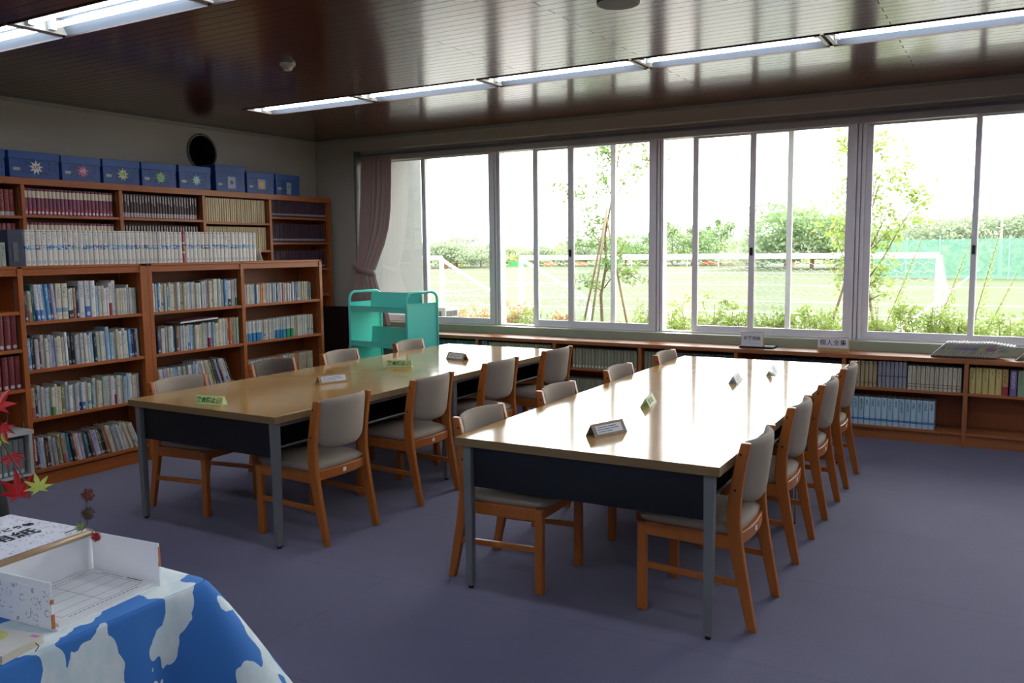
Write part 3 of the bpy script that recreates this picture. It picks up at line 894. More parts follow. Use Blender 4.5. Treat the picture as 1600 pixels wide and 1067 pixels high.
for k, (a, b_, h, st) in enumerate(bxs):
    w = b_ - a
    t = thing('storage_box', 'blue lidded storage box ' + bl[k], 'box', (.285, (a + b_) / 2, 2.1255), radians(R.uniform(-1.5, 1.5)), 'blue storage boxes on the tall bookcase')
    obj('body', MB().box(-.27, -.004, -w / 2 + .006, w / 2 - .006, 0, h - .02), M_BLUE, t, bevel=.002)
    obj('lid', MB().box(-.275, .0, -w / 2, w / 2, h - .062, h), M_BLUE2, t, bevel=.003)
    obj('printed_panel', MB().box(-.004, -.0028, -w * .28, w * .46, .025, h - .07), M_PRINT, t)
    if st is None: continue
    c, c2, n, disc, word = sty[st]
    lab = obj('name_label', MB().box(-.004, -.001, -w * .42, -w * .42 + .055, .055, .078), plain('label_grey', (176, 176, 170), .5), t)
    if st >= 5:
        wd, z0, z1 = ((.05, .03, .145), (.052, .045, .145), (.034, .012, .135))[st - 5]
        obj('backing_card', MB().box(-.003, -.0005, -wd + .01, wd + .01, z0, z1), plain('card_lilac', (150, 160, 200) if st < 7 else (206, 214, 220), .4), t)
    ro = .058 if st < 5 else .04; ri = ro * (.5 if st < 5 else .68)
    cy, cz = .01, .083 if st < 5 else .09
    mb = MB(); pts = []
    for q in range(2 * n):
        rr = ro if q % 2 == 0 else ri
        if st == 5: rr = ro * .8
        an = pi / 2 + pi * q / n
        pts.append((cy + rr * cos(an), cz + rr * sin(an)))
    mb.prism(pts, 0, -.003, .0006)
    so = obj('star_sticker', mb, plain('star_%d' % st, c, .5), t)
    if disc:
        mb = MB(); rr = ri * .9
        mb.prism([(cy + rr * cos(2 * pi * q / 24), cz + rr * sin(2 * pi * q / 24)) for q in range(24)], 0, .0004, .0012)
        obj('disc', mb, plain('disc_%d' % st, disc, .5), so)
    if word:
        text('lettering', word, .034, plain('ink_star_%d' % st, c2, .5), so, frame((.0014, cy, cz), (0, 1, 0), (0, 0, 1)), .0006)
t = obj('shelf_sign', MB().box(BX, BX + .003, -3.93, -3.72, 2.072, 2.118), M_WHITE)
tag(t, 'white strip label on the top board of the tall bookcase', 'label')

# low case under the windows: sets
def lrun(x0, x1, z, h, th, mat, lab, grp, nm='journal_volume', hj=0.0, depth=.18):
    run(nm, lab, grp, 'y', LY + .02, x0, x1, z, h, th, depth, mat, hj=hj)
def U(i): return .62 + .87 * i
def sp2(k, *a, **kw): return spine('spine_' + k, *a, **kw)
OLV = sp2('olive_journal', (146, 144, 118), (90, 88, 70), tz=(.5, .9), dens=.6, seal=(206, 206, 196))
OLC = sp2('cream_journal', (190, 182, 142), (100, 90, 60), tz=(.3, .9), dens=.5)
SLT = sp2('slate_journal', (96, 104, 98), (170, 174, 168), tz=(.3, .9), dens=.55)
BLK = sp2('black_star_volume', (38, 36, 48), None, bands=((.80, .88, (196, 196, 200)),))
BTAN = sp2('buff_volume', (176, 158, 118), (80, 60, 40), tz=(.3, .9), tw=.15, dens=.55, bands=((.12, .2, (150, 140, 110)),))
GRL = sp2('grey_lilac_volume', (150, 150, 158), (70, 70, 90), tz=(.3, .85), tw=.15, dens=.5, bands=((.42, .46, (80, 78, 96)),))
IVO = sp2('ivory_set', (196, 190, 164), (90, 80, 66), tz=(.3, .9), tw=.12, dens=.5, bands=((.12, .15, (110, 104, 92)), (.23, .26, (110, 104, 92))))
PBL = sp2('pale_blue_set', (178, 208, 218), (40, 70, 110), tz=(.5, .92), tw=.2, dens=.46, bands=((.1, .3, (170, 200, 216)), (.16, .24, (80, 130, 180))))
YEL = sp2('yellow_set', (206, 188, 116), (90, 70, 30), tz=(.5, .9), tw=.1, dens=.45)
PUR = sp2('purple_book', (128, 112, 156), (220, 214, 224), tz=(.2, .95), dens=.5)
GRN = sp2('green_book', (150, 172, 136), (40, 60, 40), tz=(.2, .95), dens=.55)
lrun(U(0) + .03, U(1) - .03, .41, .2, .03, SLT, 'slate journal in the bay behind the green cart', 'slate journals by the curtain')
lrun(U(1) + .03, U(2) - .03, .41, .2, .026, SLT, 'slate journal in the bay beyond the green cart', 'slate journals beyond the cart')
lrun(U(2) + .12, U(3) - .05, .41, .2, .024, OLC, 'cream journal on the low case under the windows', 'cream journals under the windows')
lrun(U(2) + .03, U(2) + .1, .41, .21, .03, sp2('lavender_book', (150, 150, 180), (60, 60, 90)), 'lavender book before the cream journals under the windows', 'lavender books under the windows', 'book')
lrun(U(3) + .18, U(4) - .04, .41, .185, .030, OLV, 'olive-grey journal, upper row between the table rows', 'olive journals, upper row')
lrun(U(3) + .03, U(4) - .03, .105, .2, .030, OLV, 'olive-grey journal, lower row between the table rows', 'olive journals, lower row')
lrun(U(4) + .03, U(4) + .16, .41, .19, .03, OLV, 'olive journal in the short run beside a black book', 'olive journals, short run')
lrun(U(4) + .165, U(4) + .2, .41, .2, .034, BLK, 'black book beside the short run of olive journals', 'black book under the windows', 'book')
lrun(U(4) + .3, U(5) - .03, .41, .19, .03, SLT, 'slate journal behind the far open-floor table', 'slate journals behind the far table')
lrun(U(5) + .2, U(6) - .03, .41, .195, .028, BLK, 'black volume with silver mark under the windows', 'black volumes with silver marks')
lrun(U(6) + .03, U(6) + .245, .41, .205, .026, BTAN, 'buff volume in the upper row under the windows', 'buff volumes')
lrun(U(6) + .25, U(6) + .46, .41, .21, .026, GRL, 'grey-lilac volume between the buff and ivory sets', 'grey-lilac volumes')
lrun(U(6) + .465, U(7) - .03, .41, .187, .0285, IVO, 'ivory volume with a small square mark', 'ivory volumes')
lrun(U(6) + .03, U(6) + .665, .105, .222, .0405, PBL, 'pale blue volume in the lower row', 'pale blue volumes')
lrun(U(7) + .018, U(7) + .235, .41, .195, .041, YEL, 'yellow volume below the fanned booklets', 'yellow volumes')
lrun(U(7) + .236, U(7) + .275, .41, .195, .038, sp2('yellow_red', (200, 160, 96), (90, 60, 30), tz=(.4, .9), bands=((0, .33, (170, 60, 60)),)), 'yellow volume with a red foot band at the end of its set', 'yellow volume with red band', 'book')
lrun(U(7) + .285, U(7) + .33, .41, .19, .044, PUR, 'purple book beside the yellow volumes under the windows', 'purple book', 'book')
lrun(U(7) + .335, U(7) + .38, .41, .19, .044, GRN, 'pale green book beside the purple book under the windows', 'green book', 'book')

# ------------------------------------------------------------------ things on the low case
M_KRAFTB = plain('buff_board', (186, 150, 92), .5)
def sign_stand(label, x0, x1, z1, body, facew, strip, tray):
    w = x1 - x0
    t = thing('sign_stand', label, 'sign', ((x0 + x1) / 2, -.2, .668))
    obj('board', MB().prism([(-.008, 0), (.045, 0), (.012, z1), (.004, z1)], 0, -w / 2, w / 2), M_KRAFTB, t)
    tl = .012 / z1
    mb = MB()
    def q(z): return -.0085 + .012 * z / z1
    mb.add([(-w / 2 + .003, q(strip) - .001, strip), (w / 2 - .003, q(strip) - .001, strip), (w / 2 - .003, q(z1 - .006) - .001, z1 - .006), (-w / 2 + .003, q(z1 - .006) - .001, z1 - .006),
            (-w / 2 + .003, q(strip), strip), (w / 2 - .003, q(strip), strip), (w / 2 - .003, q(z1 - .006), z1 - .006), (-w / 2 + .003, q(z1 - .006), z1 - .006)],
           [(0, 1, 2, 3), (4, 7, 6, 5), (0, 4, 5, 1), (3, 2, 6, 7), (0, 3, 7, 4), (1, 5, 6, 2)])
    pp = obj('paper', mb, M_WHITE, t)
    zc = strip + (z1 - strip) * (.56 if tray else .46)
    text('lettering', body, facew, M_INK, pp, frame((0, q(zc) - .0018, zc), (1, 0, 0), (0, .012, z1)), .0004 if tray else .0004, spacing=1.0 if tray else 1.12)
    if tray:
        for zz, ww in ((.045, .1), (.032, .12)):
            obj('small_print', MB().box(-ww / 2, ww / 2, q(zz) - .0018, q(zz) - .001, zz, zz + .002), plain('pale_ink', (150, 150, 160), .6), pp)
        tr = thing('paper_tray', 'flat black tray of scrap paper under the white sign stand', 'tray', ((x0 + x1) / 2 + .04, -.2, .668))
        obj('tray', MB().box(-w / 2 - .05, w / 2 + .045, -.045, .12, 0, .008).box(-w / 2 - .05, w / 2 + .045, -.05, -.045, 0, .016).box(-w / 2 - .05, w / 2 + .045, .12, .125, 0, .016).box(-w / 2 - .05, -w / 2 - .045, -.045, .12, 0, .016).box(w / 2 + .04, w / 2 + .045, -.045, .12, 0, .016), M_BLACK, tr)
        obj('paper_stack', MB().box(-w / 2 - .04, w / 2 + .035, .05, .115, .0085, .013), M_WHITE, tr)
        t.location.z += .0085
        t.location.y = -.222
    return t
sign_stand('white sign reading four black characters standing in a black tray', 4.985, 5.175, .13, '計算用紙', .036, 0.0, True)
sign_stand('buff sign stand lettered in four spaced characters on the window shelf', 5.612, 5.852, .118, '個人全集', .05, .028, False)

# fanned booklets
BK = []
cols = [(120, 128, 150), (90, 110, 130), (170, 180, 80), (60, 150, 140), (190, 170, 60), (120, 120, 130), (90, 150, 150), (90, 130, 160), (160, 70, 150), (130, 90, 160), (100, 110, 130), (120, 120, 120), (70, 90, 160), (60, 90, 150), (190, 190, 60), (200, 200, 70), (150, 150, 110), (120, 80, 130), (150, 70, 140), (110, 90, 130), (210, 180, 80), (140, 130, 110), (60, 120, 180), (70, 170, 90)]
for i in range(24):
    f = i / 23
    ln = radians(45 + 10 * max(0, f - .7) / .3)
    L = .158 + .008 * f
    m = spine('spine_booklet_%d' % i, (176, 170, 148), (90, 86, 70), tz=(.2, .4), dens=.5, bands=((.48, .68, tuple(int(q * .6 + 66) for q in cols[i])), (.9, 1.0, (222, 222, 222)), (.0, .06, (40, 38, 36))))
    put_book('booklet', ME_FLAT, m, (6.462 + .0184 * i, -.255 + .001 * i, .6685), .13, .0118, L, -pi / 2, 0, None, 'booklet', 'fanned booklets on the window shelf', M_PAGEW)
    o = bpy.context.scene.objects[-1] if False else None
bks = [o for o in COL.objects if o.name.startswith('booklet')]
for i, o in enumerate(bks):
    f = i / 23
    ln = radians(45 + 10 * max(0, f - .7) / .3)
    o.rotation_mode = 'XYZ'
    o.matrix_world = Matrix.Translation(o.location + Vector((0, 0, .0045))) @ Matrix.Rotation(ln, 4, 'Y') @ Matrix.Rotation(-pi / 2, 4, 'Z') @ Matrix.Diagonal((o.scale.x, o.scale.y, o.scale.z, 1))
    o['label'] = 'slim leaning booklet, %s from the bookcase-wall end of the fan on the window shelf' % ordn[i]
ac = thing('acrylic_bookend', 'clear acrylic bookend propping the fanned booklets', 'bookend', (7.02, -.2, .668))
sA = NT('clear_acrylic'); sA.b.inputs['Transmission Weight'].default_value = 1.0; sA.b.inputs['Roughness'].default_value = .02; sA.b.inputs['IOR'].default_value = 1.3
obj('upright_plate', MB().prism([(0.0, 0), (.004, 0), (.06, .06), (.056, .06)], 1, -.05, .08), sA.m, ac)
obj('foot_plate', MB().box(-.0, .09, -.05, .08, 0, .003), sA.m, ac)

# ------------------------------------------------------------------ reading tables
def laminate():
    s = NT('table_laminate')
    v = s.coords('Object', (1.2, 16, 1))
    n1 = s.noise(v, 2.5, 5, .6); n2 = s.noise(s.coords('Object', (.6, 2, 1)), 2, 3)
    f = s.math('ADD', s.math('MULTIPLY', n1, .6), s.math('MULTIPLY', n2, .4))
    s.l(s.mix(f, lin((172, 130, 76)), lin((200, 158, 96))), s.b.inputs['Base Color'])
    sc = s.noise(s.coords('Object', (1, 1, 1)), 7, 4, .7)
    s.l(s.math('ADD', s.math('MULTIPLY', sc, .06), .085), s.b.inputs['Roughness'])
    s.b.inputs['Specular IOR Level'].default_value = .6
    # fine scratches
    w = s.noise(s.coords('Object', (3, 90, 1)), 4, 2)
    s.bump(w, .015, .002)
    return s.m
M_LAM = laminate()
M_LAME = wood('table_edge', (146, 116, 72), 0, .45)
TW, TL = 1.16, 1.605
def table(x, y, rz, label, group, w):
    t = thing('reading_table', label, 'table', (x, y, 0), rz, group)
    top = MB().box(0, w, .001, TL - .001, .662, .70)
    o = obj('tabletop', top, [M_LAM, M_LAME], t, bevel=.002)
    for p in o.data.polygons:
        if abs(p.normal.z) < .5: p.material_index = 1
    ins = .036
    for sx, sy in ((0, 0), (1, 0), (0, 1), (1, 1)):
        cx = ins + .012 if sx == 0 else w - ins - .012
        cy = .045 if sy == 0 else TL - .045
        mb = MB()
        a, b = .021, .0165
        vv = [(cx + i * a, cy + j * a, .662) for i, j in ((-1, -1), (1, -1), (1, 1), (-1, 1))] + [(cx + i * b, cy + j * b, .014) for i, j in ((-1, -1), (1, -1), (1, 1), (-1, 1))]
        mb.add(vv, [(0, 1, 2, 3), (7, 6, 5, 4), (0, 4, 5, 1), (1, 5, 6, 2), (2, 6, 7, 3), (3, 7, 4, 0)])
        l = obj('leg', mb, M_STEEL, t, bevel=.004)
        obj('foot', MB().cyl((cx, cy, 0), .012, .016, 14), M_RUBBER, l)
    for yy in (.05, TL - .06):
        obj('end_panel', MB().box(ins + .034, w - ins - .034, yy, yy + .012, .472, .661), M_BLACK, t)
    obj('shelf', MB().box(.10, w - .10, .063, TL - .062, .50, .508), M_BLACK, t)
    for xx in (.1, w - .1):
        obj('shelf_rail', MB().tube([(xx, .06, .512), (xx, TL - .06, .512)], .006, 8), M_STEEL, t, smooth=True)
    obj('divider', MB().box(w / 2 - .006, w / 2 + .006, .063, TL - .062, .508, .661), M_BLACK, t)
    for xx in (ins + .005, w - ins - .02):
        obj('apron', MB().box(xx, xx + .016, .06, TL - .06, .635, .661), M_STEEL, t)
    return t
LTx, LTy, LTa, LW = 2.6385, -4.4736, -0.0062, 1.160
RTx, RTy, RTa, RW = 4.8579, -4.4418, 0.0114, 1.191
def onT(x, y, a, u, v): return (x + cos(a) * u - sin(a) * v, y + sin(a) * u + cos(a) * v)
table(LTx, LTy, LTa, 'near table of the bookcase-side row with a yellow sign at its corner', 'reading tables', LW)
q = onT(LTx, LTy, LTa, 0, TL); table(q[0], q[1], LTa, 'far table of the bookcase-side row, beside the green cart', 'reading tables', LW)
table(RTx, RTy, RTa, 'near table of the open-floor row with a scuffed black end panel', 'reading tables', RW)
q = onT(RTx, RTy, RTa, 0, TL); table(q[0], q[1], RTa, 'far table of the open-floor row, its top whitened by the windows', 'reading tables', RW)

# ------------------------------------------------------------------ chairs
def chair_proto():
    t = thing('padded_chair', 'x', 'chair', (0, 0, 0))
    # rear posts: curved side profile in x-z, front of the chair towards +x
    hw = .2
    prof = [(-.240, 0.0), (-.215, .12), (-.188, .25), (-.168, .36), (-.160, .44), (-.162, .52), (-.172, .60), (-.186, .68), (-.204, .762)]
    wid = [.036, .043, .05, .056, .056, .052, .048, .044, .038]
    for s in (-1, 1):
        mb = MB()
        y0, y1 = (s * hw - .014, s * hw + .014)
        if s < 0: pass
        L = []; Rr = []
        for (x, z), w in zip(prof, wid):
            L.append((x - w / 2, z)); Rr.append((x + w / 2, z))
        n = len(prof)
        vv = [(a[0], y0, a[1]) for a in L] + [(a[0], y0, a[1]) for a in Rr] + [(a[0], y1, a[1]) for a in L] + [(a[0], y1, a[1]) for a in Rr]
        fs = []
        for i in range(n - 1):
            fs += [(i, n + i, n + i + 1, i + 1), (2 * n + i, 2 * n + i + 1, 3 * n + i + 1, 3 * n + i), (i, i + 1, 2 * n + i + 1, 2 * n + i), (n + i, 3 * n + i, 3 * n + i + 1, n + i + 1)]
        fs += [(0, 2 * n, 3 * n, n), (n - 1, 2 * n - 1, 4 * n - 1, 3 * n - 1)]
        mb.add(vv, fs)
        p = obj('rear_post', mb, M_CHAIRW, t, bevel=.005)
        pl = MB()
        for x, z in ((-.186, .715), (-.166, .57)):
            yy = s * (hw + .014)
            pl.tube([(x, yy - s * .004, z), (x, yy + s * .0012, z)], .0055, 10)
        obj('screw_plug', pl, plain('plug_dark', (40, 22, 12), .6), p)
        f = MB().box(.205, .245, s * hw - .017, s * hw + .017, 0, .385)
        obj('front_leg', f, M_CHAIRW, t, bevel=.006)
        r = MB().bar((-.15, s * hw, .352), (.21, s * hw, .36), .024, .056)
        obj('side_rail', r, M_CHAIRW, t, bevel=.003)
        st = MB().bar((-.2, s * hw, .185), (.21, s * hw, .2), .018, .026)
        obj('stretcher', st, M_CHAIRW, t, bevel=.003)
    # rear rail, curved, and front rail
    mb = MB()
    n = 8
    vv = []
    for i in range(n + 1):
        y = -hw + .012 + (2 * hw - .024) * i / n
        b = -.022 * (1 - (y / hw) ** 2)
        for dx, z in ((-.01, .335), (.012, .335), (.012, .385), (-.01, .385)):
            vv.append((-.165 + b + dx, y, z))
    fs = [(0, 3, 2, 1), (4 * n, 4 * n + 1, 4 * n + 2, 4 * n + 3)]
    for i in range(n):
        for k in range(4):
            fs.append((4 * i + k, 4 * i + (k + 1) % 4, 4 * i + 4 + (k + 1) % 4, 4 * i + 4 + k))
    mb.add(vv, fs)
    rr = obj('rear_rail', mb, M_CHAIRW, t, bevel=.003)
    obj('sticker', MB().box(-.199, -.1975, -.012, .012, .352, .372), M_WHITE, rr)
    obj('front_rail', MB().box(.21, .232, -hw, hw, .335, .383), M_CHAIRW, t, bevel=.003)
    # padded shells
    def pillow(fmid, fn, nu, nv, T, pw=5):
        """fmid(u,v) -> point; fn -> unit direction of thickness; closed pillow with rounded rims"""
        mb = MB()
        def prof_(u): return max(0.0, 1 - abs(2 * u - 1) ** pw) ** .5
        def P_(u, v, s):
            k = prof_(u) * prof_(v)
            p = Vector(fmid(u, v)); d = Vector(fn(u, v))
            return tuple(p + d * (s * T * k))
        def rem(i, n): # denser near the rims
            x = i / n
            return .5 - .5 * cos(pi * x)
        g = [[P_(rem(i, nu), rem(j, nv), 1) for i in range(nu + 1)] for j in range(nv + 1)]
        h = [[P_(rem(i, nu), rem(j, nv), -1) for i in range(nu + 1)] for j in range(nv + 1)]
        W_ = nu + 1
        vv = [p for row in g for p in row]; k = len(vv)
        idx2 = {}
        for j in range(nv + 1):
            for i in range(nu + 1):
                if i in (0, nu) or j in (0, nv): idx2[(i, j)] = j * W_ + i
                else: idx2[(i, j)] = len(vv); vv.append(h[j][i])
        fs = []
        for j in range(nv):
            for i in range(nu):
                fs.append((j * W_ + i, j * W_ + i + 1, (j + 1) * W_ + i + 1, (j + 1) * W_ + i))
                a, b, c, d = idx2[(i, j)], idx2[(i, j + 1)], idx2[(i + 1, j + 1)], idx2[(i + 1, j)]
                fs.append((a, b, c, d))
        return mb.add(vv, fs)
    def smid(u, v):
        y = -.2 + .4 * u
        y *= (1.02 if v > .5 else 1.02)
        x = -.165 + .425 * v
        x += -.018 * (1 - (2 * u - 1) ** 2) * (1 - v)
        r_ = abs(2 * u - 1) ** 6
        if v > .5: x -= .03 * r_ * (v - .5) * 2
        return (x, y, .398 + .008 * v)
    obj('seat', pillow(smid, lambda u, v: (0, 0, 1), 16, 14, .036, 7), M_FAB, t, smooth=True)
    def bmid(u, v):
        y = (-.19 + .38 * u)
        e = abs(2 * u - 1)
        z0 = .492 + .055 * e ** 4
        z1 = .768 - .006 * e ** 2
        z = z0 + (z1 - z0) * v
        x = -.168 - .05 * (1 - e ** 2) - (z - .5) * .13
        return (x + .012, y, z)
    obj('backrest', pillow(bmid, lambda u, v: (1, 0, .13), 18, 12, .02, 9), M_FAB, t, smooth=True)
    for ch in t.children:
        if ch.name.startswith(('seat', 'backrest')) and ch.type == 'MESH':
            ch.material_slots[0].link = 'OBJECT'; ch.material_slots[0].material = M_FAB
    return t
chair0 = chair_proto()
used = [False]
def place_chair(x, y, rz, label, dark=False):
    c = chair0 if not used[0] else copy_tree(chair0)
    used[0] = True
    c.location = (x, y, 0); c.rotation_euler = (0, 0, rz)
    c['label'] = label
    c['group'] = 'padded wooden chairs around the reading tables'
    return c
PROTO_KIDS = None
def chairs(xr, ys_, face, row, side, rots, darks=()):
    """xr: x of the rear legs' outer floor edge; face +1: chair faces +x"""
    for i, y in enumerate(ys_):
        rz = (0 if face > 0 else pi) + radians(rots[i])
        x = (xr[i] + .245) if face > 0 else (xr[i] - .245)
        lbl = '%s chair, %s side of the %s tables, %s from the windows' % ('dark brown padded' if i in darks else 'taupe padded', side, row, ordn[3 - i])
        c = place_chair(x, y, rz, lbl)
        for ch in c.children:
            if ch.name.startswith(('seat', 'backrest')):
                ch.material_slots[0].material = M_FABD if i in darks else M_FAB
chairs([6.14, 6.13, 6.13, 6.13], [-4.04, -3.197, -2.43, -1.712], -1, 'open-floor', 'outer', [0, .5, 0, 0])
chairs([4.745, 4.74, 4.74, 4.745], [-4.115, -3.30, -2.42, -1.56], 1, 'open-floor', 'gangway', [.5, 0, 1, 2])
chairs([3.955, 3.965, 3.96, 4.0], [-4.095, -3.285, -2.45, -1.66], -1, 'bookcase-side', 'gangway', [0, 0, -2, -3])
chairs([2.505, 2.42, 2.46, 2.50], [-4.05, -3.19, -2.52, -1.69], 1, 'bookcase-side', 'bookcase', [2, 1, 3, 4], darks=(1,))

# ------------------------------------------------------------------ signs on the tables
def translucent(m, c, f=.5):
    t_ = m.node_tree; b = t_.nodes['Principled BSDF']; o_ = t_.nodes['Material Output']
    tr = t_.nodes.new('ShaderNodeBsdfTranslucent'); tr.inputs[0].default_value = lin(c)
    mx = t_.nodes.new('ShaderNodeMixShader'); mx.inputs[0].default_value = f
    t_.links.new(b.outputs[0], mx.inputs[1]); t_.links.new(tr.outputs[0], mx.inputs[2]); t_.links.new(mx.outputs[0], o_.inputs['Surface'])
    return m
M_YEL = translucent(plain('sign_yellow', (240, 240, 176), .35), (246, 246, 190), .55)
translucent(plain('sign_pale_green', (220, 228, 196), .4), (236, 244, 210), .6)
translucent(plain('sign_white_card', (230, 232, 226), .45), (240, 240, 236), .4)
M_GRN = plain('sign_green_ink', (30, 120, 60), .5, var=0)
M_RED = plain('sign_dark_ring', (86, 60, 44), .5, var=0)
M_CARD = plain('sign_cardboard', (176, 146, 96), .5)
M_CARD2 = plain('sign_cardboard_worn', (150, 130, 104), .55, var=.15, vscale=40)
def tent(label, x, y, rz, L, hgt, dep, kind, z=.7005):
    """open triangular prism lying along local x, lettered face towards local -y"""
    t = thing('table_sign', label, 'sign', (x, y, z), rz, None)
    th = .0025
    A, B, Cc = (-dep / 2, 0), (dep / 2, 0), (0, hgt)
    mb = MB()
    def ins(p):
        g = (0, hgt / 3)
        return (p[0] + (g[0] - p[0]) * .09, p[1] + (g[1] - p[1]) * .09)
    a, b, c = ins(A), ins(B), ins(Cc)
    for p, q, r_, s_ in ((A, B, b, a), (B, Cc, c, b), (Cc, A, a, c)):
        mb.prism([p, q, r_, s_], 0, -L / 2, L / 2)
    m = {'food': plain('sign_pale_green', (206, 216, 180), .4), 'card': M_CARD, 'worn': M_CARD2, 'white': plain('sign_white_card', (214, 216, 208), .45), 'pale': plain('sign_pale_green', (206, 216, 180), .4)}[kind]
    body = obj('body', mb, m, t)
    sl = Vector((0, dep / 2, hgt)).normalized()
    nrm = Vector((0, -hgt, dep / 2)).normalized()
    SL = sqrt(hgt ** 2 + dep ** 2 / 4)
    def F(u, v, off): 
        p = Vector((u, -dep / 2, 0)) + sl * v + nrm * off
        return p
    def patch(nm, u0, u1, v0, v1, off, mat, par):
        mb = MB()
        lo = [F(u0, v0, off), F(u1, v0, off), F(u1, v1, off), F(u0, v1, off)]
        hi = [p + nrm * .0006 for p in lo]
        mb.add(lo + hi, [(3, 2, 1, 0), (4, 5, 6, 7), (0, 1, 5, 4), (1, 2, 6, 5), (2, 3, 7, 6), (3, 0, 4, 7)])
        return obj(nm, mb, mat, par)
    if kind == 'food' or kind == 'food2':
        lb = patch('label', -L / 2 + .004, L / 2 - .004, .004, SL - .003, .0002, M_YEL, t)
        side = 1
        text('lettering', '飲食禁止', .0325, M_GRN, lb, frame(F(-.02, SL * .5, .0012), (1, 0, 0), sl), .0013)
        icon(lb, F(.066, SL * .5, .0012), (1, 0, 0), sl)
    elif kind == 'pale':
        lb = patch('label', -L / 2 + .008, L / 2 - .008, .006, SL - .006, .0002, M_YEL, t)
        text('lettering', '飲食禁止', .03, M_GRN, lb, frame(F(-.01, SL * .5, .0012), (1, 0, 0), sl), .001)
    else:
        lb = patch('label', -L / 2 + .02, L / 2 - .022, SL * .18, SL * .82, .0002, M_WHITE, t)
        for k, (vv, a_, b_) in enumerate(((.66, .1, .8), (.5, .06, .9), (.34, .12, .6))):
            x0 = -L / 2 + .026 + (L - .05) * a_ * .3; x1 = -L / 2 + .026 + (L - .05) * b_
            mb = MB()
            n = 14
            for i in range(n):
                u = x0 + (x1 - x0) * i / n; w = (x1 - x0) / n * R.uniform(.45, .85)
                lo = [F(u, SL * vv - .002, .0009), F(u + w, SL * vv - .002, .0009), F(u + w, SL * vv + .002, .0009), F(u, SL * vv + .002, .0009)]
                mb.add(lo, [(0, 1, 2, 3)])
            obj('print_line', mb, plain('print_blue_black', (50, 54, 90), .6), lb)
    return t
def icon(par, o, x, y):
    x = Vector(x); y = Vector(y)
    z = x.cross(y)
    mb = MB()
    r_ = .0165
    mb.tube([Vector(o) + (x * cos(2 * pi * k / 20) + y * sin(2 * pi * k / 20)) * r_ for k in range(20)], .0014, 5, close=True)
    mb.tube([Vector(o) + (x + y) * r_ * .68, Vector(o) - (x + y) * r_ * .68], .0014, 5)
    mb.tube([Vector(o) + (x * -.5 + y * .4) * r_, Vector(o) + (x * -.2 - y * .6) * r_], .001, 5)
    mb.tube([Vector(o) + (x * .5 + y * .1) * r_, Vector(o) + (x * .1 - y * .5) * r_], .001, 5)
    obj('pictogram', mb, M_RED, par)
def mid(*p): return (sum(a for a, b in p) / len(p), sum(b for a, b in p) / len(p))
tent('yellow-green folded sign lettered in green at the corner of the near table', 3.21, -4.372, radians(10), .185, .05, .05, 'food')
tent('buff triangular sign with white label, middle of the near bookcase-side table', 3.27, -3.46, radians(69), .21, .052, .06, 'card')
tent('yellow-green folded sign beside the seam of the bookcase-side tables', 3.21, -2.69, radians(25), .185, .05, .05, 'food')
tent('buff triangular sign with white label on the far bookcase-side table', 3.35, -2.16, radians(-17), .205, .052, .062, 'card')
tent('worn buff triangular sign with white label on the near open-floor table', 5.43, -4.07, radians(70), .205, .054, .062, 'worn')
tent('small pale green sign seen end-on, near the open-floor tables\' seam', 5.335, -3.31, radians(100), .185, .05, .055, 'pale')
tent('white triangular card sign just past the open-floor tables\' seam', 5.525, -2.33, radians(96), .2, .05, .055, 'white')
tent('white triangular sign with dark open end on the far open-floor table', 5.645, -1.9, radians(98), .2, .055, .06, 'white')

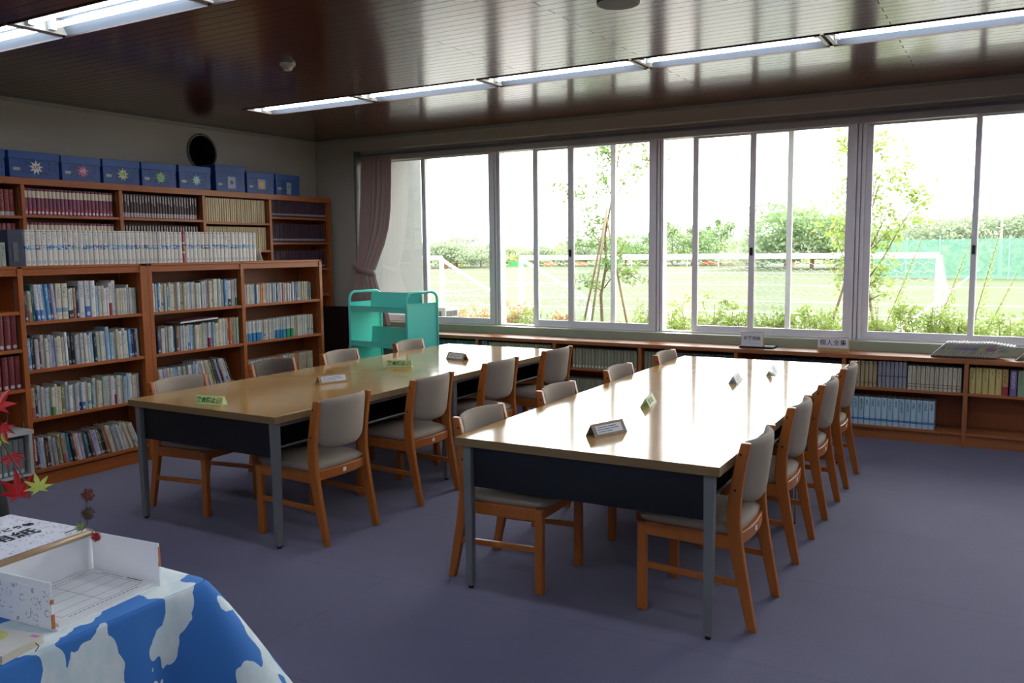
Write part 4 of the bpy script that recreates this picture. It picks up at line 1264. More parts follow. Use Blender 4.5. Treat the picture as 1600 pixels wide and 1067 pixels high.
# ------------------------------------------------------------------ green book cart
M_GREEN = plain('cart_green_enamel', (96, 222, 204), .3, var=.03, vscale=2)
def cart():
    a = radians(8)
    B = Vector((2.301, -1.4, 0)); ex = Vector((cos(a), -sin(a), 0)); ey = Vector((sin(a), cos(a), 0))
    L, D = .785, .43
    c = B - ex * L / 2 + ey * D / 2
    t = thing('book_cart', 'mint green steel book cart standing beside the curtain, empty', 'book cart', c, -a)
    HT = 1.145
    for s in (-1, 1):
        x = s * (L / 2 - .012)
        mb = MB()
        yy = D / 2 - .014; r_ = .07
        pts = [(x, -yy, .10), (x, -yy, HT - r_)]
        pts += [(x, -yy + r_ - r_ * cos(pi / 2 * k / 5), HT - r_ + r_ * sin(pi / 2 * k / 5)) for k in range(1, 6)]
        pts += [(x, yy - r_ + r_ * sin(pi / 2 * k / 5), HT - r_ + r_ * cos(pi / 2 * k / 5)) for k in range(0, 6)]
        pts += [(x, yy, .10)]
        mb.tube(pts, .013, 10)
        fr = obj('tube_frame', mb, M_GREEN, t, smooth=True)
        e = obj('end_panel', MB().box(x - .002, x + .002, -yy + .008, yy - .008, .20, 1.045).box(x - .008, x + .008, -yy + .008, yy - .008, 1.04, 1.048), M_GREEN, t)
        if s > 0:
            obj('tape_scrap', MB().box(x + .002, x + .003, -yy + .02, -yy + .032, 1.0, 1.03), plain('yellow_tape', (210, 200, 60), .5), e)
        for q in (-1, 1):
            w = obj('caster', MB().tube([(x - .012, q * yy, .035), (x + .012, q * yy, .035)], .035, 18), M_RUBBER, t)
            obj('fork', MB().box(x - .018, x + .018, q * yy - .012, q * yy + .012, .06, .105).box(x - .018, x - .014, q * yy - .012, q * yy + .012, .03, .07).box(x + .014, x + .018, q * yy - .012, q * yy + .012, .03, .07), M_CHROME, w)
    xl = L / 2 - .02
    for z0 in (.985, .655, .30):
        mb = MB()
        for q in (-1, 1):
            f = q * (D / 2 - .012)
            mb.prism([(f, z0 + .028), (f, z0 + .024), (q * .02, z0 - .012), (q * .02, z0 - .008)], 0, -xl, xl)
            mb.prism([(f, z0 + .03), (f - q * .002, z0 + .03), (f - q * .002, z0 - .02), (f, z0 - .02)], 0, -xl, xl)
            mb.prism([(q * .02, z0 - .01), (q * .024, z0 - .01), (q * .005, z0 + .155), (q * .001, z0 + .155)], 0, -xl + .09, xl - .0)
        obj('sloped_shelf', mb, M_GREEN, t)
    mb = MB()
    mb.bar((-xl, .0, .12), (xl, .0, .12), .03, .02)
    mb.bar((-xl, .1, .14), (xl * .2, .1, .5), .012, .012)
    obj('brace', mb, M_GREEN, t)
cart()

# black display board on a wooden stand in the corner
t = thing('display_board', 'plain black board propped on a wooden stand in the corner by the curtain', 'board', (.62, -.42, 0), radians(8))
obj('board', MB().prism([(0.0, .2), (.02, .2), (.06, .93), (.04, .93)], 0, -.3, .2), M_BLACK, t)
for x0, x1 in ((.0, .2), (-.12, -.28)):
    obj('leg', MB().bar((x0, -.02, 0.0), (x1, .035, .74), .028, .022), M_CHAIRW, t)
obj('leg', MB().bar((0, .3, 0), (0, .06, .74), .028, .022), M_CHAIRW, t)

# ------------------------------------------------------------------ curtain
def curtain():
    t = thing('curtain', 'mauve pleated curtain tied back at the left end of the windows', 'curtain', (0, 0, 0))
    # left and right edges against height
    zs = [2.56, 2.5, 2.3, 2.0, 1.78, 1.6, 1.48, 1.38, 1.31, 1.22, 1.12, 1.0, .9, .8, .70]
    l_ = [.60, .595, .59, .59, .59, .585, .585, .585, .585, .57, .545, .53, .52, .51, .50]
    r_ = [1.04, 1.045, 1.045, 1.03, .995, .945, .90, .86, .835, .85, .89, .94, .99, 1.03, 1.05]
    yc = [.07, .07, .06, .05, .04, .02, .0, -.01, -.02, -.03, -.04, -.05, -.05, -.05, -.05]
    n = 150
    def fn(u, v):
        x = v * (len(zs) - 1); i = min(int(x), len(zs) - 2); f = x - i
        g = lambda A: A[i] * (1 - f) + A[i + 1] * f
        z = g(zs); a = g(l_); b = g(r_)
        tight = max(0, 1 - abs(z - 1.31) / .5)
        amp = .03 * (1 - .4 * tight)
        ph = 2 * pi * (10 * u + .5 * sin(5 * u) + .25 * sin(2 + z * 2 + 7 * u))
        amp2 = amp * (.65 + .35 * sin(9 * u + z * 1.5))
        if z > 2.48: amp2 *= .7
        bulge = -.05 * tight * (1 - (2 * u - 1) ** 2)
        return (a + (b - a) * (u + .008 * sin(ph * 1.0 + 1)), g(yc) + amp2 * sin(ph) + bulge, z)
    mb = MB().grid(fn, n, 70)
    o = obj('drape', mb, plain('curtain_mauve', (186, 158, 150), .8, var=.04, vscale=2, spec=.2, bump=.1, bscale=700), t, smooth=True)
    so = o.modifiers.new('thick', 'SOLIDIFY'); so.thickness = .002
    b = MB()
    pts = []
    for k in range(28):
        a = 2 * pi * k / 28
        pts.append((.708 + .14 * cos(a), -.045 + .065 * sin(a), 1.325 - .035 * cos(a)))
    vv = []; 
    for x, y, z in pts: vv += [(x, y, z - .03), (x, y, z + .03)]
    N = len(pts)
    b.add(vv, [(2 * i, 2 * ((i + 1) % N), 2 * ((i + 1) % N) + 1, 2 * i + 1) for i in range(N)])
    tb = obj('tieback', b, MATS['curtain_mauve'], t, smooth=True)
    s2_ = tb.modifiers.new('thick', 'SOLIDIFY'); s2_.thickness = .006
    obj('hook', MB().tube([(.53, .0, 1.37), (.53, -.05, 1.37), (.54, -.07, 1.35)], .004, 8), M_CHROME, t, smooth=True)
    obj('rail', MB().box(RX + .01, XR - 1.4, .055, .085, 2.575, 2.60), M_ALUD, t)
curtain()

# ------------------------------------------------------------------ display table with cloud cloth
def cloud():
    s = NT('cloud_cloth')
    v = s.coords('Object', (1, 1, .62))
    w = s.noise(v, 26, 3, .6, out='Color')
    mx = s.n('ShaderNodeVectorMath', operation='MULTIPLY_ADD')
    s.l(w, mx.inputs[0]); mx.inputs[1].default_value = (.05, .05, .05); s.l(v, mx.inputs[2])
    n = s.noise(v, 8.5, 1.0, .4)
    vo = s.n('ShaderNodeTexVoronoi'); vo.inputs['Scale'].default_value = 34; s.l(v, vo.inputs['Vector'])
    n = s.math('ADD', n, s.math('MULTIPLY', s.math('SUBTRACT', .45, vo.outputs['Distance']), .10))
    f = s.math('GREATER_THAN', n, .508)
    inner = s.noise(mx.outputs[0], 24, 2)
    white = s.mix(inner, lin((176, 206, 214)), lin((236, 234, 230)))
    s.l(s.mix(f, lin((62, 120, 190)), white), s.b.inputs['Base Color'])
    s.b.inputs['Roughness'].default_value = .8
    s.b.inputs['Specular IOR Level'].default_value = .2
    return s.m
M_CLOUD = cloud()
TX0, TX1, TY0, TY1, TZ = 3.75, 5.24, -7.25, -6.12, .70
t = thing('display_table', 'low display table hidden by the cloud-print cloth', 'table', ((TX0 + TX1) / 2, (TY0 + TY1) / 2, 0))
w_, d_ = (TX1 - TX0) / 2 - .01, (TY1 - TY0) / 2 - .01
obj('tabletop', MB().box(-w_, w_, -d_, d_, .67, .696), M_LAME, t)
for sx in (-1, 1):
    for sy in (-1, 1):
        obj('leg', MB().box(sx * (w_ - .05) - .02, sx * (w_ - .05) + .02, sy * (d_ - .05) - .02, sy * (d_ - .05) + .02, 0, .67), M_STEEL, t)
def cloth():
    per = []
    rad = .03
    hw, hd = (TX1 - TX0) / 2, (TY1 - TY0) / 2
    cx, cy = (TX0 + TX1) / 2, (TY0 + TY1) / 2
    def edge(a, b, n): return [(a[0] + (b[0] - a[0]) * i / n, a[1] + (b[1] - a[1]) * i / n) for i in range(n)]
    P0 = []
    cs = [(hw - rad, hd - rad, 0), (-hw + rad, hd - rad, 90), (-hw + rad, -hd + rad, 180), (hw - rad, -hd + rad, 270)]
    pts = []
    for k, (x, y, a0) in enumerate(cs):
        for q in range(9):
            a = radians(a0 + 90 * q / 8)
            pts.append((x + rad * cos(a), y + rad * sin(a), cos(a), sin(a), sin(pi * q / 8)))
        nx, ny, na = cs[(k + 1) % 4]
        a = radians(a0 + 90)
        s0 = (x + rad * cos(a), y + rad * sin(a)); s1 = (nx + rad * cos(a), ny + rad * sin(a))
        n = 56
        for q in range(1, n):
            pts.append((s0[0] + (s1[0] - s0[0]) * q / n, s0[1] + (s1[1] - s0[1]) * q / n, cos(a), sin(a), 0))
    N = len(pts)
    mb = MB()
    levels = [0, .004, .012, .03, .07, .12, .18, .25, .33, .42, .50, .56]
    vv = []
    for li, dz in enumerate(levels):
        for i, (x, y, nx, ny, cn) in enumerate(pts):
            s_ = i / N * 2 * pi
            # distance along the perimeter to the nearest corner in points
            dc = min(abs((i - (4 + 64 * k) + N / 2) % N - N / 2) for k in range(4))
            corner = math.exp(-(dc / 7.0) ** 2)
            fold = .018 * sin(s_ * 17 + .8 * sin(s_ * 5)) + .012 * sin(s_ * 31 + 2)
            gr = min(1, dz / .35)
            out = .004 + .03 * gr + fold * gr + .19 * corner * gr ** .9 - .05 * gr * math.exp(-((dc - 11) / 4.0) ** 2)
            if dz <= .004: out = 0 if dz == 0 else .004
            vv.append((cx + x + nx * out, cy + y + ny * out, TZ - dz))
    mb.add(vv, [(l * N + i, (l + 1) * N + i, (l + 1) * N + (i + 1) % N, l * N + (i + 1) % N) for l in range(len(levels) - 1) for i in range(N)])
    mb.add(vv[:N], [tuple(range(N))])
    o = obj('tablecloth', mb, M_CLOUD, smooth=True)
    so = o.modifiers.new('thick', 'SOLIDIFY'); so.thickness = .0015; so.offset = 1
    return tag(o, 'blue cloth printed with white clouds draped over the display table', 'tablecloth')
cloth()
ZT = TZ + .0025
# white paper box with an open tray
M_BOXW = plain('box_card_white', (242, 243, 244), .55, var=.02, vscale=4)
M_BROWN = plain('kraft_edge_tape', (170, 140, 104), .3, var=.06)
M_DOOD = None
def doodle():
    s = NT('doodle_paper')
    v = s.coords('Object')
    vo = s.n('ShaderNodeTexVoronoi'); vo.inputs['Scale'].default_value = 40
    s.l(v, vo.inputs['Vector'])
    n = s.noise(v, 140, 2)
    ring = s.math('MULTIPLY', s.math('LESS_THAN', s.math('ABSOLUTE', s.math('SUBTRACT', vo.outputs['Distance'], .33)), .05), s.math('GREATER_THAN', n, .5))
    s.l(s.mix(s.math('MULTIPLY', ring, .6), lin((242, 243, 246)), lin((96, 104, 150))), s.b.inputs['Base Color'])
    s.b.inputs['Roughness'].default_value = .6
    return s.m
M_DOOD = doodle()
bx = thing('document_box', 'white cardboard box with lettered top and open form tray on the cloud cloth', 'box', (4.935, -6.226, ZT), radians(5))
HB = .112
obj('closed_half', MB().box(-.33, -.004, -.30, .004, 0, HB), M_BOXW, bx, bevel=.003)
tp = obj('top_label', MB().box(-.32, -.008, -.292, -.004, HB + .0002, HB + .0014), M_DOOD, bx)
text('lettering', '応募用紙', .062, M_INK, tp, frame((-.14, -.185, HB + .0022), (.12, 1, 0), (-1, .12, 0)), .0009)
text('lettering', 'もりの読のどう巻', .028, M_INK, tp, frame((-.2, -.14, HB + .0022), (.12, 1, 0), (-1, .12, 0)), .0002)
obj('taped_edge', MB().tube([(-.002, -.302, HB - .006), (-.002, -.002, HB - .006)], .0085, 12), M_BROWN, bx, smooth=True)
obj('far_panel', MB().box(0, .235, -.004, 0, 0, HB - .004).box(.233, .2355, -.005, .001, HB * .55, HB - .012), M_BOXW, bx)
np_ = obj('near_panel', MB().box(-.33, .22, -.286, -.282, 0, HB - .004), M_BOXW, bx)
obj('doodle_sheet', MB().box(-.32, .21, -.2868, -.2862, .004, HB - .02), M_DOOD, np_)
obj('coloured_edge', MB().box(.219, .222, -.288, -.281, .004, .036).box(.219, .222, -.288, -.281, .06, .07), plain('edge_orange', (190, 110, 60), .6), np_)
obj('coloured_edge', MB().box(.2335, .2365, -.0045, .0008, .05, .1), MATS['edge_orange'], bx)
obj('tray_floor', MB().box(-.002, .232, -.282, -.004, .0, .003), M_BOXW, bx)
fm = obj('form_stack', MB().box(.004, .224, -.274, -.01, .0034, .012), M_PAGEW, bx)
ln_ = MB()
for x in (.03, .075, .12, .165, .2):
    ln_.box(x, x + .0009, -.25, -.03, .0121, .0123)
for y in (-.25, -.14, -.03):
    ln_.box(.03, .2, y, y + .0009, .0121, .0123)
obj('form_lines', ln_, plain('form_line_grey', (120, 120, 126), .6), fm)
tl_ = MB()
for i in range(16):
    tl_.box(.016, .018, -.2 + i * .01, -.2 + i * .01 + .006, .0121, .0124)
    tl_.box(.211, .213, -.24 + i * .012, -.24 + i * .012 + .008, .0121, .0124)
    if i != 9: tl_.box(.05 + i * .009, .05 + i * .009 + (.007 if i > 9 else .005), -.0215, -.0175 if i > 9 else -.019, .0121, .0124)
obj('form_lettering', tl_, M_INK, fm)
# paperback
pb = thing('paperback_book', 'small pale paperback with a yellow cover picture at the cloth edge', 'book', (5.155, -6.60, ZT), radians(12))
M_PCOV = plain('pale_cover', (214, 210, 196), .4, var=.03)
obj('pages', MB().box(-.075, .073, -.05, .05, .0012, .0165), M_PAGES, pb)
cv = obj('cover', MB().box(-.077, .075, -.052, .052, 0, .001).box(-.077, .075, -.052, .052, .0167, .0177).box(-.077, -.076, -.052, .052, 0, .0177), M_PCOV, pb)
pic = MB().cyl((-.02, .008, .0178), .03, .0004, 24)
obj('cover_picture', pic, plain('picture_yellow', (206, 204, 120), .5, var=.15, vscale=60), cv)
obj('cover_tab', MB().box(.052, .072, .036, .044, .0178, .0182), plain('tab_pink', (214, 130, 170), .5), cv)
obj('ribbon', MB().tube([(.074, .03, .008), (.088, .025, .006), (.095, .01, .003)], .0012, 6), plain('ribbon_red', (120, 50, 50), .6), pb)

# dark floor vase behind the display table, and the twigs
vs_ = thing('floor_vase', 'dark grey tapered floor vase behind the display table at the edge of the picture', 'vase', (3.52, -5.84, 0))
mb = MB()
pr = [(0.0, 0.0), (.15, 0.0), (.175, .04), (.18, .25), (.155, .57), (.125, .7), (.095, .83), (.06, .93), (.05, .98), (.058, 1.0), (.048, 1.0), (.042, .96)]
n = 36
for (r0, z0), (r1, z1) in zip(pr[:-1], pr[1:]):
    mb.add([(r0 * cos(2 * pi * k / n), r0 * sin(2 * pi * k / n), z0) for k in range(n)] + [(r1 * cos(2 * pi * k / n), r1 * sin(2 * pi * k / n), z1) for k in range(n)],
           [(k, (k + 1) % n, n + (k + 1) % n, n + k) for k in range(n)])
obj('vessel', mb, plain('vase_dark_grey', (20, 21, 24), .8, spec=.2), vs_, smooth=True)
M_TWIG = plain('twig_brown', (84, 62, 54), .6)
def maple(mb, c, s, n_, up, mi):
    n_ = Vector(n_).normalized(); up = Vector(up); up = (up - n_ * up.dot(n_)).normalized(); sd = up.cross(n_)
    pts = []
    lob = [(-128, .55), (-84, .8), (-42, .95), (0, 1.1), (42, .95), (84, .8), (128, .55)]
    for i, (a, r_) in enumerate(lob):
        pts.append((a - 13, r_ * .55)); pts.append((a, r_)); pts.append((a + 13, r_ * .55))
        if i < 6: pts.append((a + 21, .36))
    c = Vector(c)
    P_ = [c + (up * cos(radians(a)) + sd * sin(radians(a))) * r_ * s - n_ * (.12 * s * (r_ > .7)) for a, r_ in pts]
    base = c - up * .15 * s
    mb.add([base] + P_, [(0, i, i + 1) for i in range(1, len(P_))], mi)
    return base, base - up * s * .6 + n_ * .1 * s
M_LRED = plain('maple_red', (190, 16, 22), .5, var=.15, vscale=40)
M_LGRN = plain('maple_yellow_green', (196, 206, 92), .5, var=.15, vscale=40)
O = Vector((3.52, -5.84, 1.0))
tw = thing('maple_twig', 'twig with red and yellow-green maple leaves drooping beside the white box', 'twig', O)
def W2(p): return Vector(p) - O
stem = [(3.52, -5.84, .97), (3.85, -5.9, 1.2), (4.2, -6.08, 1.3), (4.45, -6.2, 1.24), (4.60, -6.26, 1.12), (4.674, -6.3, 1.043), (4.753, -6.3, .966), (4.785, -6.3, .93), (4.793, -6.3, .903)]
obj('stem', MB().tube([W2(p) for p in stem], [.0034, .003, .003, .003, .0028, .0022, .002, .0018, .0016], 7), M_TWIG, tw, smooth=True)
vdir = (CAM - Vector((4.75, -6.3, .9))).normalized()
for c, s_, up, nn, m, att in (((4.745, -6.3, .905), .062, (-.15, 0, 1), vdir, M_LRED, (4.793, -6.3, .903)), ((4.835, -6.3, .93), .045, (-.25, 0, 1), vdir + Vector((-.35, .2, .2)), M_LGRN, (4.793, -6.3, .92)),
                              ((4.668, -6.3, 1.13), .07, (.5, 0, 1), vdir + Vector((.5, .3, .4)), M_LRED, (4.61, -6.265, 1.11)), ((4.69, -6.3, 1.075), .04, (.7, 0, -1), vdir + Vector((.8, 0, .2)), M_LRED, (4.65, -6.28, 1.08)),
                              ((4.672, -6.3, 1.045), .03, (1, 0, .2), vdir + Vector((0, 0, .8)), M_LGRN, (4.66, -6.29, 1.06)), ((4.70, -6.29, .995), .045, (1, 0, -.4), vdir + Vector((0, 0, 1.6)), M_LRED, (4.74, -6.3, .98))):
    mb = MB()
    b_, st = maple(mb, W2(c), s_, nn, up, 0)
    lf_ = obj('maple_leaf', mb, m, tw)
    obj('leaf_stalk', MB().tube([b_, (b_ + W2(att)) / 2 + Vector((0, 0, -.004)), W2(att)], .0009, 5), M_TWIG, lf_)
M_BURR = plain('seed_head_brown', (120, 62, 48), .8, var=.3, vscale=200)
M_BURRR = plain('seed_head_red', (170, 44, 40), .8, var=.3, vscale=200)
O = Vector((4.93, -6.32, .8))
tw2 = thing('seed_head_twig', 'thin twig with three round brown seed heads standing over the white box', 'twig', O)
obj('stem', MB().tube([W2(p) for p in ((4.9, -6.28, HB + ZT + .001), (4.96, -6.29, .838), (5.01, -6.3, .848), (5.028, -6.3, .865), (5.034, -6.3, .893), (5.03, -6.3, .915), (5.039, -6.3, .94))], .0012, 6), M_TWIG, tw2, smooth=True)
obj('side_stem', MB().tube([W2(p) for p in ((5.02, -6.3, .852), (5.045, -6.3, .852), (5.061, -6.3, .838))], .001, 6), M_TWIG, tw2, smooth=True)
def burr(c, r_, m):
    mb = MB().ball(W2(c), r_ * .8, 12, 8)
    for k in range(150):
        z = R.uniform(-1, 1); a = R.uniform(0, 2 * pi); q = sqrt(1 - z * z)
        d_ = Vector((q * cos(a), q * sin(a), z)); p = W2(c)
        sd = d_.orthogonal().normalized() * .0012
        mb.add([p + d_ * r_ * .7 - sd, p + d_ * r_ * .7 + sd, p + d_ * r_ * 1.25], [(0, 1, 2)])
    obj('seed_head', mb, m, tw2)
burr((5.039, -6.3, .94), .0145, M_BURRR if False else M_BURR); burr((5.034, -6.3, .893), .0145, plain('seed_head_olive', (88, 66, 50), .8, var=.3, vscale=200)); burr((5.061, -6.3, .838), .011, M_BURRR)
mb = MB(); maple(mb, W2((5.008, -6.3, .852)), .022, vdir + Vector((0, 0, .5)), (-1, 0, .2), 0)
obj('small_leaf', mb, plain('leaf_dull_green', (120, 140, 70), .5), tw2)

# ------------------------------------------------------------------ outdoors
GZ = -1.07
def turf():
    s = NT('turf_field')
    v = s.coords('Object')
    n = s.noise(v, .35, 4); n2 = s.noise(s.coords('Object', (1, 1, 1)), 9, 3)
    x = s.n('ShaderNodeSeparateXYZ'); s.l(v, x.inputs[0])
    st = s.math('GREATER_THAN', s.math('SINE', s.math('MULTIPLY', x.outputs[1], .55)), 0)
    f = s.math('ADD', s.math('MULTIPLY', n, .5), s.math('MULTIPLY', n2, .3))
    f = s.math('ADD', f, s.math('MULTIPLY', st, .16))
    s.l(s.mix(f, lin((70, 76, 55)), lin((82, 88, 65))), s.b.inputs['Base Color'])
    s.b.inputs['Roughness'].default_value = .95
    s.b.inputs['Specular IOR Level'].default_value = .1
    return s.m
struct('ground', MB().box(-350, 350, 4.0, 420, GZ - .2, GZ), turf())
struct('ground_paving', MB().box(-60, 60, 4.0, 15.5, GZ, GZ + .02), plain('paving_pale', (140, 138, 134), .9, var=.08, vscale=1))
struct('terrace_bed', MB().box(-30, 40, .3, 4.0, GZ - .2, -.12), plain('bed_soil', (96, 88, 70), .95, var=.2, vscale=4))
# white field lines
mb = MB()
for y0, w in ((17.6, 1.1), (27, .12), (34, .12), (52, .14), (80, .16), (120, .25)):
    mb.box(-160, 120, y0, y0 + w, GZ, GZ + .012)
for x0 in (-24, 4, 30):
    mb.box(x0, x0 + .14, 17, 160, GZ, GZ + .012)
ln2 = struct('field_lines', mb, plain('line_white', (225, 228, 225), .8))
M_GOAL = plain('goal_white', (176, 178, 184), .5, var=.02)
def goal(label, x0, x1, y, base_y, zt=1.37, slant=True):
    t = thing('football_goal', label, 'football goal', ((x0 + x1) / 2, y, GZ))
    o = Vector((-(x0 + x1) / 2, -y, -GZ))
    def V(x, yy, z): return Vector((x, yy, z)) + o
    obj('crossbar', MB().tube([V(x0, y, zt), V(x1, y, zt)], .046, 12), M_GOAL, t, smooth=True)
    for x in (x0, x1):
        obj('post', MB().tube([V(x, y, GZ), V(x, y, zt)], .046, 12), M_GOAL, t, smooth=True)
        yb = base_y
        pts = [V(x, y, zt - .03), V(x, y + (yb - y) * .9, .46), V(x, y + (yb - y) * .96, .33), V(x, y + (yb - y) * .99, .15), V(x, yb, GZ)]
        obj('side_bar', MB().tube(pts, .036, 10), M_GOAL, t, smooth=True)
        obj('ground_bar', MB().tube([V(x, y, GZ + .05), V(x, yb, GZ + .05)], .035, 8), M_GOAL, t, smooth=True)
    obj('back_bar', MB().tube([V(x0, base_y, GZ + .05), V(x1, base_y, GZ + .05)], .035, 8), M_GOAL, t, smooth=True)
    # net: zigzag meshes on back and sides
    mb = MB()
    def zig(fn, nu, nv, r_=.0022):
        for j in range(nv + 1):
            pts = []
            for i in range(nu * 2 + 1):
                v = (j + (.34 if i % 2 else 0) * (1 if j < nv else 0)) / nv
                pts.append(fn(i / (nu * 2), v))
            mb.tube(pts, r_, 3, caps=False)
        for i in range(nu * 2 + 1):
            for j in range(nv):
                if (i + j) % 2 == 0:
                    mb.tube([fn(i / (nu * 2), (j + (.34 if i % 2 else 0)) / nv), fn(i / (nu * 2), (j + 1) / nv)], r_, 3, caps=False)
    def back(u, v):
        x = x0 + (x1 - x0) * u
        sag = .12 * sin(pi * v) * (1 + .5 * sin(9 * u))
        yy = y + (base_y - y) * min(1, v * 1.5); z = zt - (zt - GZ - .05) * v ** 1.25 - sag
        return V(x, yy, max(z, GZ + .03))
    zig(back, 44, 16)
    for x in (x0, x1):
        def side(u, v, x=x):
            ztop = zt - (zt - .3) * u
            return V(x + .1 * sin(pi * u) * sin(pi * v), y + (base_y - y) * u, GZ + .04 + (ztop - GZ - .04) * (1 - v))
        zig(side, 9, 9)
    n_ = obj('net', mb, M_GOAL, t)
    return t
goal('white goal with slack net filling the middle windows, beyond the shrubs', -1.27, 6.02, 7.0, 10.2)
goal('white goal seen side-on through the first window beside the curtain', -10.7, -3.42, 7.4, 9.9)

# air-conditioner outside
t = thing('outdoor_unit', 'white air-conditioner unit with black grille outside the first window', 'air conditioner', (.38, 1.65, -.12))
obj('casing', MB().box(-.45, .34, -.15, .15, 0.0, .92), plain('casing_grey', (150, 150, 148), .5), t, bevel=.01)
mb = MB()
for i in range(7):
    for j in range(6):
        mb.box(-.4 + i * .1, -.32 + i * .1, -.155, -.149, .30 + j * .1, .37 + j * .1)
obj('grille', mb, plain('grille_dark', (60, 62, 66), .5), t)
mb = MB()
for i in range(3):
    for j in range(6):
        mb.box(.339, .346, -.12 + i * .085, -.05 + i * .085, .30 + j * .1, .37 + j * .1)
obj('grille', mb, MATS['grille_dark'], t)

# rough white wing wall outside, left of the windows
struct('wall_wing', MB().box(.2, .60, .301, 1.2, GZ, 2.86).box(.572, .60, .237, .301, .74, 2.62), M_STUCCO)
struct('eaves', MB().box(-2, 16, .3, 1.1, 2.86, 3.0), plain('eaves_grey', (150, 150, 150), .8))

# foliage
def leafm(name, c, c2=None, rough=.6, sc=30):
    if name in MATS: return MATS[name]
    s = NT(name); v = s.coords('Object')
    n = s.noise(v, sc, 3, .6)
    f = s.math('MULTIPLY', s.math('SUBTRACT', n, .3), 2.5, True)
    s.l(s.mix(f, lin(c), lin(c2 or tuple(min(255, x + 30) for x in c))), s.b.inputs['Base Color'])
    s.b.inputs['Roughness'].default_value = rough
    s.b.inputs['Specular IOR Level'].default_value = .3
    s.b.inputs['Subsurface Weight'].default_value = 0.0
    # light passes through thin leaves
    tr = s.n('ShaderNodeBsdfTranslucent'); tr.inputs[0].default_value = lin(c2 or tuple(min(255, x + 30) for x in c))
    mx = s.n('ShaderNodeMixShader'); mx.inputs[0].default_value = .35
    s.l(s.b.outputs[0], mx.inputs[1]); s.l(tr.outputs[0], mx.inputs[2]); s.l(mx.outputs[0], s.out.inputs['Surface'])
    MATS[name] = s.m
    return s.m
def leaf(mb, p, s, d=None):
    """a small pointed folded leaf"""
    d = d or Vector((R.gauss(0, 1), R.gauss(0, 1), R.gauss(0, .7) + .3)); d = Vector(d).normalized()
    sd = d.cross(Vector((R.gauss(0, 1), R.gauss(0, 1), R.gauss(0, 1)))).normalized()
    n = d.cross(sd)
    p = Vector(p)
    mb.add([p, p + d * s * .5 + sd * s * .26 + n * s * .06, p + d * s, p + d * s * .5 - sd * s * .26 + n * s * .06], [(0, 1, 2), (0, 2, 3)])
M_BARK = plain('bark_brown', (110, 90, 72), .85, var=.2, vscale=30)
M_AZ = leafm('azalea_leaf', (100, 124, 56), (146, 164, 86), sc=9)
M_AZR = leafm('azalea_leaf_rust', (128, 108, 62), (172, 132, 88), sc=9)
M_AZG = leafm('azalea_leaf_green', (84, 110, 54), (128, 150, 80), sc=9)
def shrub(x, y, h, w, mat, label, dens=1.0, z0=-.12, leafs=.05):
    t = thing('shrub', label, 'shrub', (x, y, z0), 0, 'shrubs outside below the windows')
    st = MB(); lf = MB()
    n = int(13 * dens) + 4
    for k in range(n):
        a = R.uniform(0, 2 * pi); q = w * .5 * sqrt(R.random())
        top = Vector((q * cos(a), q * sin(a) * .7, h * R.uniform(.62, 1.0)))
        base = Vector((top.x * .25, top.y * .25, 0))
        mid_ = base.lerp(top, .55) + Vector((R.gauss(0, .04), R.gauss(0, .04), 0))
        st.tube([base, mid_, top], [.009, .006, .002], 4)
        for j in range(9):
            f = R.uniform(.35, 1.0)
            c = (base.lerp(mid_, f / .55) if f < .55 else mid_.lerp(top, (f - .55) / .45))
            c2 = c + Vector((R.gauss(0, w * .10), R.gauss(0, w * .10), R.uniform(.0, .07)))
            st.tube([c, c2], .0022, 3, caps=False)
            for m in range(int(13 * dens)):
                leaf(lf, c2 + Vector((R.gauss(0, .03), R.gauss(0, .03), R.gauss(.0, .03))), leafs * R.uniform(.6, 1.15))
    obj('stems', st, M_BARK, t); obj('foliage', lf, mat, t)
    return t
SHR = [(0.60, 2.3, .88, .7, M_AZR, 'rusty shrub behind the air conditioner outside the first window'), (1.25, 2.3, .92, .7, M_AZR, 'rust and green shrub, right-hand part of the first window'),
       (1.72, 1.7, .90, .7, M_AZG, 'green shrub seen through the open gap after the first window post'), (2.25, 1.9, .86, .5, M_AZR, 'low rusty shrub left of the three bamboo stakes'),
       (2.62, 1.7, .78, .45, M_AZG, 'thin low shrub between the bamboo stakes'), (3.1, 1.8, .80, .5, M_AZR, 'small rusty shrub right of the bamboo stakes'),
       (3.62, 1.6, 1.02, .7, M_AZ, 'yellow-green shrub in the open gap of the third window'), (4.12, 1.6, 1.08, .75, M_AZ, 'dense yellow-green shrub above the white sign stand'),
       (4.55, 1.7, 1.03, .6, M_AZ, 'yellow-green shrub just left of the tall window stile with the latch'), (4.98, 1.6, 1.0, .5, M_AZ, 'loose yellow-green shrub between the latch stile and dark stile'),
       (5.30, 1.8, 1.08, .5, M_AZ, 'loose yellow-green shrub above the four-character sign stand'), (5.98, 1.6, 1.06, .55, M_AZ, 'yellow-green shrub at the foot of the staked sapling, fourth window'),
       (6.35, 1.6, 1.08, .6, M_AZ, 'yellow-green shrub behind the fanned booklets'), (6.75, 1.7, .98, .55, M_AZ, 'yellow-green shrub behind the last stile of the fourth window'),
       (7.1, 1.6, 1.02, .6, M_AZ, 'yellow-green shrub at the picture edge in the last window'), (7.6, 1.7, 1.0, .6, M_AZ, 'yellow-green shrub beyond the picture edge'), (8.3, 1.7, 1.0, .7, M_AZ, 'wide yellow-green shrub beyond the picture edge')]
for x, y, h, w, m, lb in SHR:
    if x > 7.3: continue
    shrub(x, y, h, w, m, lb, 1.25 if m is M_AZ else 1.0)

